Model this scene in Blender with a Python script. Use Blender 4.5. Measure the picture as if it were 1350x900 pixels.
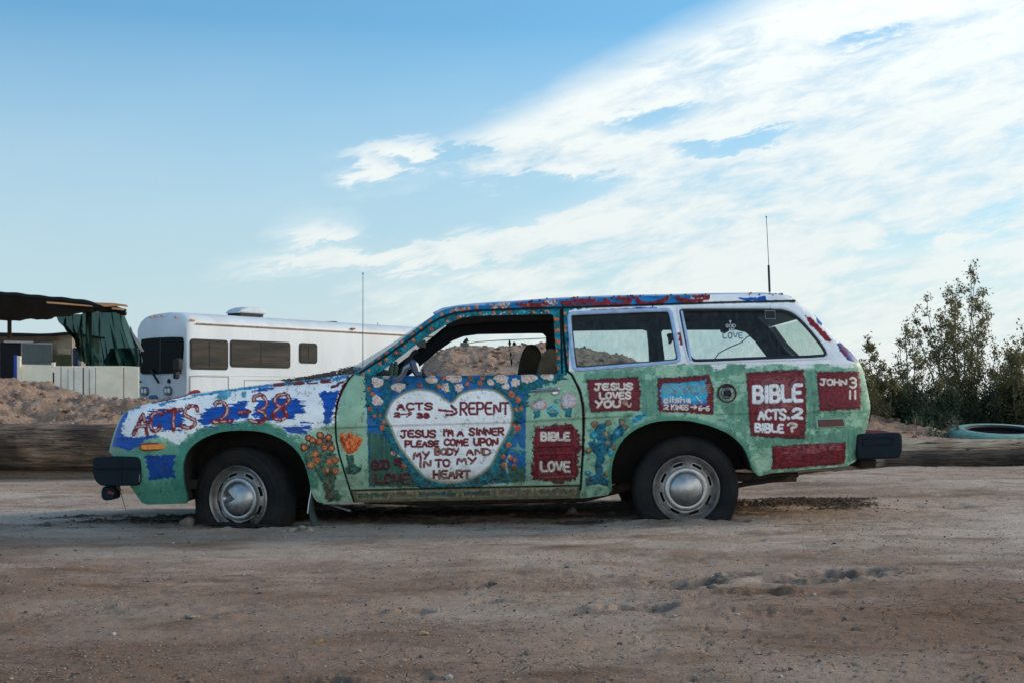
import bpy, bmesh, math, random
import numpy as np
from mathutils import Vector, Matrix
random.seed(7); rng = np.random.default_rng(7)
for o in list(bpy.data.objects): bpy.data.objects.remove(o, do_unlink=True)
SC = bpy.context.scene; COL = SC.collection
R = math.radians
# ------------------------------------------------------------------ camera
F, D0, CH, HY = 1880.0, 8.0, 0.70, 525.0
cam = bpy.data.cameras.new("camera"); camo = bpy.data.objects.new("camera", cam); COL.objects.link(camo)
cam.sensor_width = 36; cam.lens = 36*F/1350; cam.shift_y = (HY-450)/1350; cam.clip_start = .1; cam.clip_end = 9000
camo.location = (0, -D0, CH); camo.rotation_euler = (R(90), 0, 0)
SC.camera = camo
SC.render.engine = 'CYCLES'
SC.render.resolution_x = 1024; SC.render.resolution_y = 682
# ------------------------------------------------------------------ world + sun
SUN_EL, SUN_AZ = R(22), R(68)          # azimuth from +Y (view direction) towards +X
w = bpy.data.worlds.new("World"); SC.world = w; w.use_nodes = True
nt = w.node_tree; nt.nodes.clear()
def N(t, **k):
    n = nt.nodes.new(t)
    for a, b in k.items(): setattr(n, a, b)
    return n
def M(op, a, b=None, c=None, clamp=False):
    n = N('ShaderNodeMath', operation=op); n.use_clamp = clamp
    for i, v in enumerate((a, b, c)):
        if v is None: continue
        if isinstance(v, (int, float)): n.inputs[i].default_value = v
        else: nt.links.new(v, n.inputs[i])
    return n.outputs[0]
sky = N('ShaderNodeTexSky', sky_type='NISHITA'); sky.sun_disc = False
sky.sun_elevation = SUN_EL; sky.sun_rotation = SUN_AZ; sky.air_density = 1.0; sky.dust_density = 0.9; sky.ozone_density = 2.2
tc = N('ShaderNodeTexCoord'); sep = N('ShaderNodeSeparateXYZ'); nt.links.new(tc.outputs['Generated'], sep.inputs[0])
X_, Y_, Z_ = sep.outputs
hyp = M('SQRT', M('ADD', M('MULTIPLY', X_, X_), M('MULTIPLY', Y_, Y_)))
az = M('DIVIDE', X_, M('MAXIMUM', hyp, .001))          # sin(azimuth)
el = M('DIVIDE', Z_, M('MAXIMUM', hyp, .001))          # tan(elevation)
comb = N('ShaderNodeCombineXYZ')
# streaks lean up to the right: shear the elevation
els = M('SUBTRACT', el, M('MULTIPLY', az, .22))
nt.links.new(M('MULTIPLY', az, 1.0), comb.inputs[0]); nt.links.new(M('MULTIPLY', els, 3.0), comb.inputs[1]); nt.links.new(M('MULTIPLY', Y_, .8), comb.inputs[2])
def noise(vec, scale, detail, rough=.55, dist=0.0):
    n = N('ShaderNodeTexNoise'); n.inputs['Scale'].default_value = scale; n.inputs['Detail'].default_value = detail
    n.inputs['Roughness'].default_value = rough; n.inputs['Distortion'].default_value = dist
    nt.links.new(vec, n.inputs['Vector']); return n.outputs['Fac']
n1 = noise(comb.outputs[0], 9, 9, .6, .25); n2 = noise(comb.outputs[0], 26, 9, .68, .4); n3 = noise(comb.outputs[0], 3.2, 5, .5)
nn = M('ADD', M('MULTIPLY', M('SUBTRACT', n1, .5), 1.2), M('MULTIPLY', M('SUBTRACT', n2, .5), .85))
elw = M('ADD', el, M('ADD', M('MULTIPLY', M('SUBTRACT', n1, .5), .045), M('MULTIPLY', M('SUBTRACT', n2, .5), .045)))
def uv(px, py): return (px-675)/F, (HY-py)/F
def ell(px, py, rx, ry, slope, amp):
    u, v = uv(px, py); du = M('SUBTRACT', az, u); dv = M('SUBTRACT', M('SUBTRACT', elw, v), M('MULTIPLY', du, slope))
    q = M('ADD', M('POWER', M('ABSOLUTE', M('DIVIDE', du, rx/F)), 2), M('POWER', M('ABSOLUTE', M('DIVIDE', dv, ry/F)), 2))
    return M('MULTIPLY', M('SUBTRACT', 1, q, clamp=True), amp)
u0, v0 = uv(410, 242); u1, v1 = uv(960, 0); k = (v1-v0)/(u1-u0)
s_line = M('SUBTRACT', M('ADD', M('MULTIPLY', M('SUBTRACT', az, u0), k), v0), elw)
edge = M('MULTIPLY', M('SUBTRACT', s_line, -.004), 38.0)
edge = M('MINIMUM', edge, 1.12)
left = M('MINIMUM', M('MULTIPLY', M('SUBTRACT', az, uv(485, 0)[0]), 11.0), 1.12)    # fades away leftwards
base = M('MINIMUM', edge, left)
for a in [(490,212,95,34,.18,1.25),(415,298,85,30,-.05,1.15),(360,345,200,34,.02,1.15),(540,335,280,26,.06,.8),(280,380,260,26,.0,.9)]:
    base = M('ADD', base, ell(*a))
for a in [(655,266,190,26,.14,-1.5),(575,207,95,12,.05,-1.2),(965,192,85,15,.16,-1.3),(850,158,85,18,.1,-.9),(1130,70,70,14,.1,-.7),(1230,330,200,16,.1,-.35),(560,300,190,14,.12,-.8)]:
    base = M('ADD', base, ell(*a))
base = M('ADD', base, M('ADD', M('MULTIPLY', M('MAXIMUM', M('SUBTRACT', Z_, .35), 0), 3.0), M('MULTIPLY', M('MAXIMUM', M('MULTIPLY', Y_, -1.0), 0), 3.0)))     # cloud cover added overhead and behind the camera to light the near side
cm = M('MULTIPLY_ADD', nn, 1.7, M('MULTIPLY_ADD', base, .85, .02))
ramp = N('ShaderNodeMapRange', interpolation_type='SMOOTHSTEP'); ramp.inputs['From Min'].default_value = -.30; ramp.inputs['From Max'].default_value = 1.15
nt.links.new(cm, ramp.inputs[0]); cloud = ramp.outputs[0]
# pale haze towards the horizon, thicker to the right
hz = M('MULTIPLY', M('SUBTRACT', 1.0, M('DIVIDE', el, .275), clamp=True), 1.0, clamp=True)
hz = M('MULTIPLY', M('POWER', hz, .85), M('MULTIPLY_ADD', M('SUBTRACT', n3, .5), .5, 1.0), clamp=True)
hz = M('MULTIPLY', hz, M('GREATER_THAN', el, -.5))
veil = M('MULTIPLY_ADD', M('MINIMUM', M('MAXIMUM', base, 0), 1.0), .50, .08)
fac = M('MAXIMUM', M('MULTIPLY', cloud, .93), M('MAXIMUM', hz, veil), clamp=True)
ccol = N('ShaderNodeMixRGB'); ccol.inputs[1].default_value = (.375,.45,.485,1); ccol.inputs[2].default_value = (.545,.565,.552,1)
shade = M('MULTIPLY_ADD', M('MULTIPLY', cloud, M('MULTIPLY_ADD', n2, 1.9, M('MULTIPLY_ADD', n1, 1.1, -.72))), 1.0, M('MULTIPLY', n3, .14), clamp=True)
nt.links.new(shade, ccol.inputs[0])
tint = N('ShaderNodeMixRGB', blend_type='MULTIPLY'); tint.inputs[0].default_value = 1; tint.inputs[2].default_value = (.50,1.02,1.20,1)
nt.links.new(sky.outputs[0], tint.inputs[1])
bg1 = N('ShaderNodeBackground'); bg1.inputs[1].default_value = .088; nt.links.new(tint.outputs[0], bg1.inputs[0])
bg2 = N('ShaderNodeBackground'); zs = M('MAXIMUM', Z_, 0); nt.links.new(M('ADD', M('MULTIPLY_ADD', M('MULTIPLY', zs, zs), 3.0, 1.0), M('MULTIPLY', M('MAXIMUM', M('MULTIPLY', Y_, -1), 0), .85)), bg2.inputs[1])   # cloud deck: brightness added towards the zenith and behind the camera to fill the car
nt.links.new(ccol.outputs[0], bg2.inputs[0])
mx = N('ShaderNodeMixShader'); nt.links.new(fac, mx.inputs[0]); nt.links.new(bg1.outputs[0], mx.inputs[1]); nt.links.new(bg2.outputs[0], mx.inputs[2])
ow = N('ShaderNodeOutputWorld'); nt.links.new(mx.outputs[0], ow.inputs[0])
sl = bpy.data.lights.new("sun", 'SUN'); slo = bpy.data.objects.new("sun", sl); COL.objects.link(slo)
sl.energy = 1.5; sl.angle = R(16); sl.color = (1, .82, .64)
sd = Vector((math.sin(SUN_AZ)*math.cos(SUN_EL), math.cos(SUN_AZ)*math.cos(SUN_EL), math.sin(SUN_EL)))
slo.rotation_euler = sd.to_track_quat('Z', 'Y').to_euler()
SC.view_settings.view_transform = 'Standard'; SC.view_settings.look = 'None'; SC.view_settings.exposure = 0.68; SC.view_settings.gamma = 1
# ------------------------------------------------------------------ helpers
def at(px, py, Y):
    d = D0+Y; return ((px-675)*d/F, Y, CH+(HY-py)*d/F)
def lin(r, g, b):
    f = lambda c: (c/255/12.92) if c <= 10 else ((c/255+.055)/1.055)**2.4
    return (f(r), f(g), f(b))
def tag(o, label=None, cat=None, group=None, kind=None):
    for k, v in (('label', label), ('category', cat), ('group', group), ('kind', kind)):
        if v: o[k] = v
    return o
def empty(name, loc, label=None, cat=None, group=None, rz=0):
    o = bpy.data.objects.new(name, None); COL.objects.link(o); o.location = loc; o.rotation_euler.z = rz
    o.empty_display_size = .1
    return tag(o, label, cat, group)
def wm(p):
    return wm(p.parent) @ p.matrix_parent_inverse @ p.matrix_basis if p.parent else p.matrix_basis.copy()
def link_mesh(name, me, mat, parent=None, world=True):
    """link; vertices are in world coordinates, the parent may be moved: keep world position"""
    if mat is not None and not me.materials: me.materials.append(mat)
    o = bpy.data.objects.new(name, me); COL.objects.link(o)
    if parent is not None:
        o.parent = parent
        if world:
            o.matrix_parent_inverse = wm(parent).inverted()
    return o
class MB:
    def __init__(s): s.v = []; s.f = []; s.smooth = True
    def add(s, vs, fs):
        n = len(s.v); s.v += [tuple(v) for v in vs]; s.f += [tuple(n+i for i in f) for f in fs]; return s
    def box(s, c, d, rot=None):
        x, y, z = d[0]/2, d[1]/2, d[2]/2
        vs = [Vector(p) for p in ((-x,-y,-z),(x,-y,-z),(x,y,-z),(-x,y,-z),(-x,-y,z),(x,-y,z),(x,y,z),(-x,y,z))]
        if rot is not None: vs = [rot @ v for v in vs]
        vs = [v+Vector(c) for v in vs]
        return s.add(vs, [(0,3,2,1),(4,5,6,7),(0,1,5,4),(1,2,6,5),(2,3,7,6),(3,0,4,7)])
    def tube(s, pts, r, n=8, cap=True):
        pts = [Vector(p) for p in pts]; rs = r if isinstance(r, (list, tuple)) else [r]*len(pts)
        up = None; rings = []
        for i, p in enumerate(pts):
            t = (pts[min(i+1, len(pts)-1)]-pts[max(i-1, 0)]).normalized()
            if up is None:
                up = t.orthogonal().normalized()
            else:
                up = (up - t*up.dot(t)); up = up.normalized() if up.length > 1e-6 else t.orthogonal().normalized()
            b = t.cross(up)
            rings.append([p+(up*math.cos(2*math.pi*k/n)+b*math.sin(2*math.pi*k/n))*rs[i] for k in range(n)])
        vs = [v for r_ in rings for v in r_]; fs = []
        for i in range(len(pts)-1):
            for k_ in range(n):
                a = i*n+k_; b_ = i*n+(k_+1) % n; fs.append((a, b_, b_+n, a+n))
        if cap: fs.append(tuple(range(n-1, -1, -1))); fs.append(tuple(range((len(pts)-1)*n, len(pts)*n)))
        return s.add(vs, fs)
    def prism(s, poly, fa, fb):
        """poly 2-D; fa/fb map a 2-D point to the near / far 3-D point"""
        n = len(poly); vs = [fa(*p) for p in poly]+[fb(*p) for p in poly]
        return s.add(vs, [tuple(range(n)), tuple(range(2*n-1, n-1, -1))]+[(i, i+n, (i+1) % n+n, (i+1) % n) for i in range(n)])
    def grid(s, P):
        h, w_ = len(P), len(P[0]); vs = [p for r_ in P for p in r_]
        return s.add(vs, [(i*w_+j, i*w_+j+1, (i+1)*w_+j+1, (i+1)*w_+j) for i in range(h-1) for j in range(w_-1)])
    def build(s, name, mat, parent=None, smooth=None, bevel=0, sub=0, bseg=2, world=True):
        me = bpy.data.meshes.new(name); me.from_pydata([tuple(v) for v in s.v], [], s.f); me.validate()
        bm = bmesh.new(); bm.from_mesh(me); bmesh.ops.recalc_face_normals(bm, faces=bm.faces); bm.to_mesh(me); bm.free()
        sm = s.smooth if smooth is None else smooth
        if bevel or sm:
            me.polygons.foreach_set('use_smooth', [True]*len(me.polygons))
            try: me.set_sharp_from_angle(angle=R(40))
            except Exception: pass
        o = link_mesh(name, me, mat, parent, world)
        if bevel:
            m = o.modifiers.new('bevel', 'BEVEL'); m.width = bevel; m.segments = bseg; m.limit_method = 'ANGLE'; m.angle_limit = R(30)
        if sub:
            m = o.modifiers.new('subsurf', 'SUBSURF'); m.levels = sub; m.render_levels = sub
        return o
# ---- numpy noise
def _h(ix, iy, seed):
    n = (ix.astype(np.int64)*374761393 + iy.astype(np.int64)*668265263 + seed*1442695041) & 0x7fffffff
    n = (n ^ (n >> 13))*1274126177 & 0x7fffffff
    n = n ^ (n >> 16)
    return (n & 0xffff)/65535.0
def vn(x, y, seed=0):
    ix = np.floor(x); iy = np.floor(y); fx = x-ix; fy = y-iy; fx = fx*fx*fx*(fx*(fx*6-15)+10); fy = fy*fy*fy*(fy*(fy*6-15)+10)
    a = _h(ix, iy, seed); b = _h(ix+1, iy, seed); c = _h(ix, iy+1, seed); d = _h(ix+1, iy+1, seed)
    return (a*(1-fx)+b*fx)*(1-fy)+(c*(1-fx)+d*fx)*fy - .5
def fbm(x, y, seed=0, oct=4, gain=.5):
    t = 0; a = 1
    for i in range(oct):
        t = t + a*vn(x*2**i+i*17.3, y*2**i+i*9.1, seed+i); a *= gain
    return t
def ss(e0, e1, x):
    t = np.clip((x-e0)/(e1-e0), 0, 1); return t*t*(3-2*t)
def chaikin(p, it=1, closed=False):
    p = [tuple(q) for q in p]
    for _ in range(it):
        q = []; n = len(p)
        rg = range(n if closed else n-1)
        if not closed: q.append(p[0])
        for i in rg:
            a, b = p[i], p[(i+1) % n]
            q.append(tuple(.75*a[k]+.25*b[k] for k in range(len(a)))); q.append(tuple(.25*a[k]+.75*b[k] for k in range(len(a))))
        if not closed: q.append(p[-1])
        p = q
    return p
# ---- materials
MATS = {}
def mat(name, col, rough=.6, metal=0, var=0., vscale=8, bump=0., bscale=60, col2=None, spec=.5, coat=0, stretch=None, attr=None, trans=0):
    if name in MATS: return MATS[name]
    m = bpy.data.materials.new(name); m.use_nodes = True; t = m.node_tree; b = t.nodes['Principled BSDF']
    b.inputs['Base Color'].default_value = (*col, 1); b.inputs['Roughness'].default_value = rough; b.inputs['Metallic'].default_value = metal
    b.inputs['Specular IOR Level'].default_value = spec; b.inputs['Coat Weight'].default_value = coat
    tcx = t.nodes.new('ShaderNodeTexCoord'); vec = tcx.outputs['Object']
    if stretch:
        mp = t.nodes.new('ShaderNodeMapping'); mp.inputs['Scale'].default_value = stretch; t.links.new(vec, mp.inputs[0]); vec = mp.outputs[0]
    csrc = None
    if attr:
        a = t.nodes.new('ShaderNodeAttribute'); a.attribute_name = attr; csrc = a.outputs['Color']
    if var or col2:
        nz = t.nodes.new('ShaderNodeTexNoise'); nz.inputs['Scale'].default_value = vscale; nz.inputs['Detail'].default_value = 8; nz.inputs['Roughness'].default_value = .65
        t.links.new(vec, nz.inputs['Vector'])
        rp = t.nodes.new('ShaderNodeMapRange'); rp.inputs['From Min'].default_value = .32; rp.inputs['From Max'].default_value = .68; t.links.new(nz.outputs['Fac'], rp.inputs[0])
        mxn = t.nodes.new('ShaderNodeMixRGB'); t.links.new(rp.outputs[0], mxn.inputs[0])
        if csrc is not None:
            mu = t.nodes.new('ShaderNodeMixRGB'); mu.blend_type = 'MULTIPLY'; mu.inputs[0].default_value = 1
            mxn.inputs[1].default_value = (1-var,)*3+(1,); mxn.inputs[2].default_value = (1+var*.6,)*3+(1,)
            t.links.new(csrc, mu.inputs[1]); t.links.new(mxn.outputs[0], mu.inputs[2]); t.links.new(mu.outputs[0], b.inputs['Base Color'])
        else:
            c2 = col2 or tuple(min(1, c*(1+var)) for c in col); c1 = col if col2 else tuple(c*(1-var) for c in col)
            mxn.inputs[1].default_value = (*c1, 1); mxn.inputs[2].default_value = (*c2, 1)
            t.links.new(mxn.outputs[0], b.inputs['Base Color'])
        rr = t.nodes.new('ShaderNodeMapRange'); rr.inputs['To Min'].default_value = max(.02, rough-.12); rr.inputs['To Max'].default_value = min(1, rough+.15)
        t.links.new(nz.outputs['Fac'], rr.inputs[0]); t.links.new(rr.outputs[0], b.inputs['Roughness'])
    elif csrc is not None: t.links.new(csrc, b.inputs['Base Color'])
    if bump:
        nb = t.nodes.new('ShaderNodeTexNoise'); nb.inputs['Scale'].default_value = bscale; nb.inputs['Detail'].default_value = 6; nb.inputs['Roughness'].default_value = .65
        t.links.new(vec, nb.inputs['Vector'])
        bp = t.nodes.new('ShaderNodeBump'); bp.inputs['Strength'].default_value = 1; bp.inputs['Distance'].default_value = bump
        t.links.new(nb.outputs['Fac'], bp.inputs['Height']); t.links.new(bp.outputs[0], b.inputs['Normal'])
    MATS[name] = m; return m
def glass_mat(name, tint=(.8,.9,.9), dirt=.1, dcol=(.35,.36,.34), refl=1.0, streak=True, lucent=False):
    m = bpy.data.materials.new(name); m.use_nodes = True; t = m.node_tree; t.nodes.clear(); n = t.nodes.new; L = t.links.new
    tr = n('ShaderNodeBsdfTransparent'); tr.inputs[0].default_value = (*tint, 1)
    gl = n('ShaderNodeBsdfGlossy'); gl.inputs['Roughness'].default_value = .03; gl.inputs[0].default_value = (.9,.9,.9,1)
    df = n('ShaderNodeBsdfTranslucent' if lucent else 'ShaderNodeBsdfDiffuse'); df.inputs[0].default_value = (*dcol, 1)
    fr = n('ShaderNodeFresnel'); fr.inputs[0].default_value = 1.45
    fm = n('ShaderNodeMath'); fm.operation = 'MULTIPLY'; fm.inputs[1].default_value = refl; L(fr.outputs[0], fm.inputs[0])
    m1 = n('ShaderNodeMixShader'); L(fm.outputs[0], m1.inputs[0]); L(tr.outputs[0], m1.inputs[1]); L(gl.outputs[0], m1.inputs[2])
    tcx = n('ShaderNodeTexCoord'); mp = n('ShaderNodeMapping'); mp.inputs['Scale'].default_value = (22,22,2.2) if streak else (3,3,3); L(tcx.outputs['Object'], mp.inputs[0])
    nz = n('ShaderNodeTexNoise'); nz.inputs['Scale'].default_value = 2.2; nz.inputs['Detail'].default_value = 8; nz.inputs['Roughness'].default_value = .7; L(mp.outputs[0], nz.inputs['Vector'])
    rp = n('ShaderNodeMapRange'); rp.inputs['From Min'].default_value = .4; rp.inputs['From Max'].default_value = .75; rp.inputs['To Min'].default_value = dirt*.6; rp.inputs['To Max'].default_value = dirt*2.6; L(nz.outputs['Fac'], rp.inputs[0])
    m2 = n('ShaderNodeMixShader'); L(rp.outputs[0], m2.inputs[0]); L(m1.outputs[0], m2.inputs[1]); L(df.outputs[0], m2.inputs[2])
    o = n('ShaderNodeOutputMaterial'); L(m2.outputs[0], o.inputs[0]); return m
# =================================================================== THE CAR : traced outlines (side elevation)
TOP = [(146,596),(147.6,587),(150,578),(153.4,567),(157,557),(160.6,549.5),(164,545),(169,541),(177,537.5),(186.6,534),(201,529.5),(227,524),(250,519.5),(273,516),(302,512.5),(331,508.5),(360,505),(389,502),(418,498.5),(440,495.5),(458,493),(469,492.5),(480,483),(506.7,464),(533,445),(557,426.7),(566,419.5),(574,414),(587,407.8),(600,404.5),(622,402),(650,400),(676,398.5),(724,395),(774,392.3),(830,390.6),(878,389.5),(950,388),(1008,387.3),(1030,388.6),(1043,391.5),(1052,398),(1062,406),(1073.7,415),(1085,427.5),(1097,441),(1110,453),(1121,463),(1130,474),(1137,483),(1141,500),(1146,525),(1148,538),(1146,550),(1143,562),(1137,583),(1130,604)]
ARCH_F = [(246,663),(247,655),(243,641),(240.8,625),(241,610),(246.5,594),(261.7,579.8),(284.8,570),(302,567.3),(320,566.8),(336,567.5),(352,570),(374,579),(391.6,593),(403,613),(409,639),(411.5,652),(418,661)]
ARCH_R = [(807,645),(805.5,623),(809,602),(819,581),(834.6,567),(855,557.5),(870,554.5),(885,553.5),(900,553.5),(914,555),(939,561.5),(960,570.5),(972,580),(981,590),(988,606),(991,617),(996,624)]
BOT1 = [(418,661),(432,664),(468,662),(600,659),(769,656),(801,652),(807,645)]
BOT2 = [(996,624),(1001,627),(1018,623),(1060,618.5),(1116,614),(1127,608),(1130,604)]
FRONTLOW = [(246,663),(195,664.5),(187,662),(172,641),(161,616),(150,602),(146,596)]
OUTER = TOP[:1]+chaikin(TOP, 1)[1:-1]+[(1130,604)]+BOT2[::-1][1:]+chaikin(ARCH_R, 1)[::-1][1:]+BOT1[::-1][1:]+chaikin(ARCH_F, 1)[::-1][1:]+FRONTLOW[1:-1]
WIN1 = [(493,495),(505,487),(518,477),(535,463.5),(552,451),(566,441),(580,432.5),(590,427),(600.5,422),(611,419),(622,417),(645,415.8),(700,414.6),(727,414.2),(729.5,416),(732,450),(735,493),(600,494.5)]
WIN2 = [(751.5,420),(753,415.5),(757,414.2),(800,412.5),(876,409.5),(881.5,411),(884,418),(893.5,468),(893.5,473),(889,476),(800,482.5),(762,485.7),(757.5,482)]
WIN3 = [(897.5,414),(898,410.3),(901,409.6),(1026,409.3),(1040,412.5),(1051,419.5),(1062,430),(1079.6,451),(1086.5,461),(1088,466),(1084,469.2),(1000,471.6),(920,475),(913,473.8),(908.5,466)]
BELT = [(140,480),(457,494),(494,495.5),(735,493.5),(760,489),(895,478),(1000,474),(1095,472),(1150,478)]
CREASE = [(140,568),(442,562),(518,559),(676,554.5),(768,549.5),(830,546),(1000,543),(1148,540)]
DRIP = [(474,491.5),(507,470.3),(533,452.3),(557,434.8),(568,426.5),(580,419.8),(592,415),(604,412.3),(628,409.6),(693,407.2),(739,406),(804,404),(875,401.5),(960,398.8),(1047,397)]
CUT_F = [(466,493),(459,501),(451,515),(445.5,529),(442.7,545),(442.3,562),(443.5,581),(447,598),(452,615),(460,641),(467,662)]
CUT_R = [(741,408),(742.5,440),(747,488),(754,494),(760,506),(765,518),(768.5,537),(769,560),(768,600),(765.5,641),(765,645)]
def ix(p, x): return np.interp(x, [a for a, b in p], [b for a, b in p])
def sdf(P, X, Y):
    """signed distance to polygon, negative inside"""
    d = np.full(X.shape, 1e9); ins = np.zeros(X.shape, bool); n = len(P)
    for i in range(n):
        ax, ay = P[i]; bx, by = P[(i+1) % n]
        ex, ey = bx-ax, by-ay; L = ex*ex+ey*ey
        if L < 1e-9: continue
        t = np.clip(((X-ax)*ex+(Y-ay)*ey)/L, 0, 1)
        d = np.minimum(d, (X-ax-t*ex)**2+(Y-ay-t*ey)**2)
        if ay != by: ins ^= ((ay > Y) != (by > Y)) & (X < ex*(Y-ay)/ey+ax)
    return np.where(ins, -1, 1)*np.sqrt(d)
def ldist(P, X, Y):
    d = np.full(X.shape, 1e9)
    for (ax, ay), (bx, by) in zip(P[:-1], P[1:]):
        ex, ey = bx-ax, by-ay; L = max(ex*ex+ey*ey, 1e-9)
        t = np.clip(((X-ax)*ex+(Y-ay)*ey)/L, 0, 1)
        d = np.minimum(d, (X-ax-t*ex)**2+(Y-ay-t*ey)**2)
    return np.sqrt(d)
def side_y(X, Y, dtop=None, darch=None):
    """inset (metres, away from the camera) of the car's flank at elevation pixel X, Y"""
    if dtop is None: dtop = ldist(TOP, X, Y)
    yb = ix(BELT, X); yc = ix(CREASE, X)
    t = np.clip((yc-Y)/np.maximum(yc-yb, 20), 0, 1.0)
    up = .040*t**1.6
    kc = ss(400, 445, X)*(1-.6*ss(790, 860, X))
    below = np.clip((Y-yc)/105, 0, 1.2)
    lo = .011*kc*ss(0, 3.5, Y-yc)*(1-.6*ss(8, 45, Y-yc))+.075*below**2.2
    tum = np.clip((yb-Y)/235, 0, 1)*.37
    y = up+lo+np.where(X > 455, tum, 0)
    hood = (1-ss(430, 470, X))
    y = y+hood*.10*np.clip((ix(CREASE, X)-Y)/60, 0, 1.3)**1.8
    Rr = np.where(X < 460, 11, np.where(X > 1060, 9, 7)); rr = np.where(X < 460, .055, .035)
    kk = np.clip(1-dtop/Rr, 0, 1)*.985
    y = y+rr*(1-np.sqrt(1-kk*kk))
    y = y+.16*np.clip((232-X)/86, 0, 1)**2.6+.09*np.clip((X-1100)/48, 0, 1)**2.4
    if darch is not None: y = y-.022*np.exp(-(np.maximum(darch, 0)/13)**2)*ss(0, 45, 664-Y)
    return y
WID = 1.74
# ------------------------------------------------------------------ raster of paint, relief and part ids over the flank
Q = .60
gx = np.arange(142, 1153, Q); gy = np.arange(383, 669, Q)
PX, PY = np.meshgrid(gx, gy); SH = PX.shape
OUT = sdf(OUTER, PX, PY); W1 = sdf(WIN1, PX, PY); W2 = sdf(WIN2, PX, PY); W3 = sdf(WIN3, PX, PY)
DOM = np.maximum(np.maximum(OUT, -W1), np.maximum(-W2, -W3))
DTOP = ldist(TOP, PX, PY)
DARCH = np.minimum(ldist(ARCH_F, PX, PY), ldist(ARCH_R, PX, PY))
C = np.zeros(SH+(3,)); HT = np.zeros(SH); ID = np.zeros(SH, int)
nA = fbm(PX/3.2, PY/3.2, 1, 4, .6); nB = fbm(PX/16, PY/2.2, 5, 4, .6); nC = fbm(PX/30, PY/30, 9, 4, .55); nD = fbm(PX/1.3, PY/1.3, 13, 2, .7); nV = fbm(PX/2.4, PY/18, 17, 4, .6); nE = fbm(PX/7, PY/7, 23, 4, .6)
WHITE = np.array([.89,.91,.92]); MINT = np.array([.31,.50,.35]); MGREEN = np.array([.045,.215,.15]); DGREEN = np.array([.022,.085,.062]); BLUE = np.array([.004,.072,.34]); BURG = np.array([.15,.010,.018])
RED = np.array([.22,.014,.018]); TEAL = np.array([.005,.15,.19]); DBLUE = np.array([.004,.13,.36]); ORANGE = np.array([.72,.17,.05]); CREAM = np.array([.76,.66,.58]); CYAN = np.array([.03,.40,.62])
def sl_of(x0, y0, x1, y1):
    a = max(0, int((x0-gx[0])/Q)-1); b = min(SH[1], int((x1-gx[0])/Q)+2); c = max(0, int((y0-gy[0])/Q)-1); d = min(SH[0], int((y1-gy[0])/Q)+2)
    return (slice(c, d), slice(a, b))
def blend(s, m, col, var=.12, nz=None):
    nz = nA if nz is None else nz
    cc = np.asarray(col)*(1+var*2*nz[s][..., None]); m = m[..., None]
    C[s] = C[s]*(1-m)+np.clip(cc, 0, 1)*m
def patch(P, col, rough=1.5, soft=.8, dry=0., relief=0., id=None, var=.12, op=1., nz=None, edge=None):
    xs = [p[0] for p in P]; ys = [p[1] for p in P]; m_ = 4+rough+dry
    s = sl_of(min(xs)-m_, min(ys)-m_, max(xs)+m_, max(ys)+m_)
    d = sdf(P, PX[s], PY[s])+rough*2*nA[s]+dry*2*nB[s]*ss(-14, 2, sdf(P, PX[s], PY[s]))
    m = (1-ss(-soft, soft, d))*op; blend(s, m, col, var, nz)
    if relief: HT[s] = HT[s]*(1-m)+(relief*ss(0, 2.2, -d)*(1+.5*nA[s]))*m
    if edge is not None:
        e = np.exp(-((d+.3)/1.6)**2)*op; blend(s, e, edge[0], .3); HT[s] += edge[1]*e*(1+.8*nD[s])
    if id is not None: ID[s][d < 0] = id
    return s, d
def catm(P, n=6):
    P = [tuple(p) for p in P]; cl = P[0] == P[-1]; E = ([P[-2]] if cl else [P[0]])+P+([P[1]] if cl else [P[-1]]); out = []
    for i in range(1, len(E)-2):
        p0, p1, p2, p3 = E[i-1:i+3]
        for k in range(n):
            t = k/n; out.append(tuple(.5*((2*p1[a])+(-p0[a]+p2[a])*t+(2*p0[a]-5*p1[a]+4*p2[a]-p3[a])*t*t+(-p0[a]+3*p1[a]-3*p2[a]+p3[a])*t**3) for a in (0, 1)))
    return out+[P[-1]]
def stroke(P, w_, col, relief=.004, rough=.35, hi=None, var=.2, id=None, smooth=True):
    if smooth and len(P) > 2: P = catm(P) if (len(P) > 4 or smooth == 2) else chaikin(P, 1)
    xs = [p[0] for p in P]; ys = [p[1] for p in P]; s = sl_of(min(xs)-w_-3, min(ys)-w_-3, max(xs)+w_+3, max(ys)+w_+3)
    if PX[s].size == 0: return
    d = ldist(P, PX[s], PY[s])+rough*2*nA[s]*w_*.35+rough*nD[s]
    m = 1-ss(w_/2-.45, w_/2+.45, d); blend(s, m, col, var)
    if hi is not None:
        mh = (1-ss(w_*.14, w_*.30, d+.5*np.abs(nA[s])*w_*.3))*ss(-.22, .0, nE[s]+.25*nA[s]); blend(s, mh*.9, hi, .15)
    if relief: HT[s] = np.maximum(HT[s], relief*np.sqrt(np.clip(1-(d/(w_/2+.5))**2, 0, 1))*(1+.5*nD[s]))
    if id is not None: ID[s][d < w_/2] = id
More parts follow.
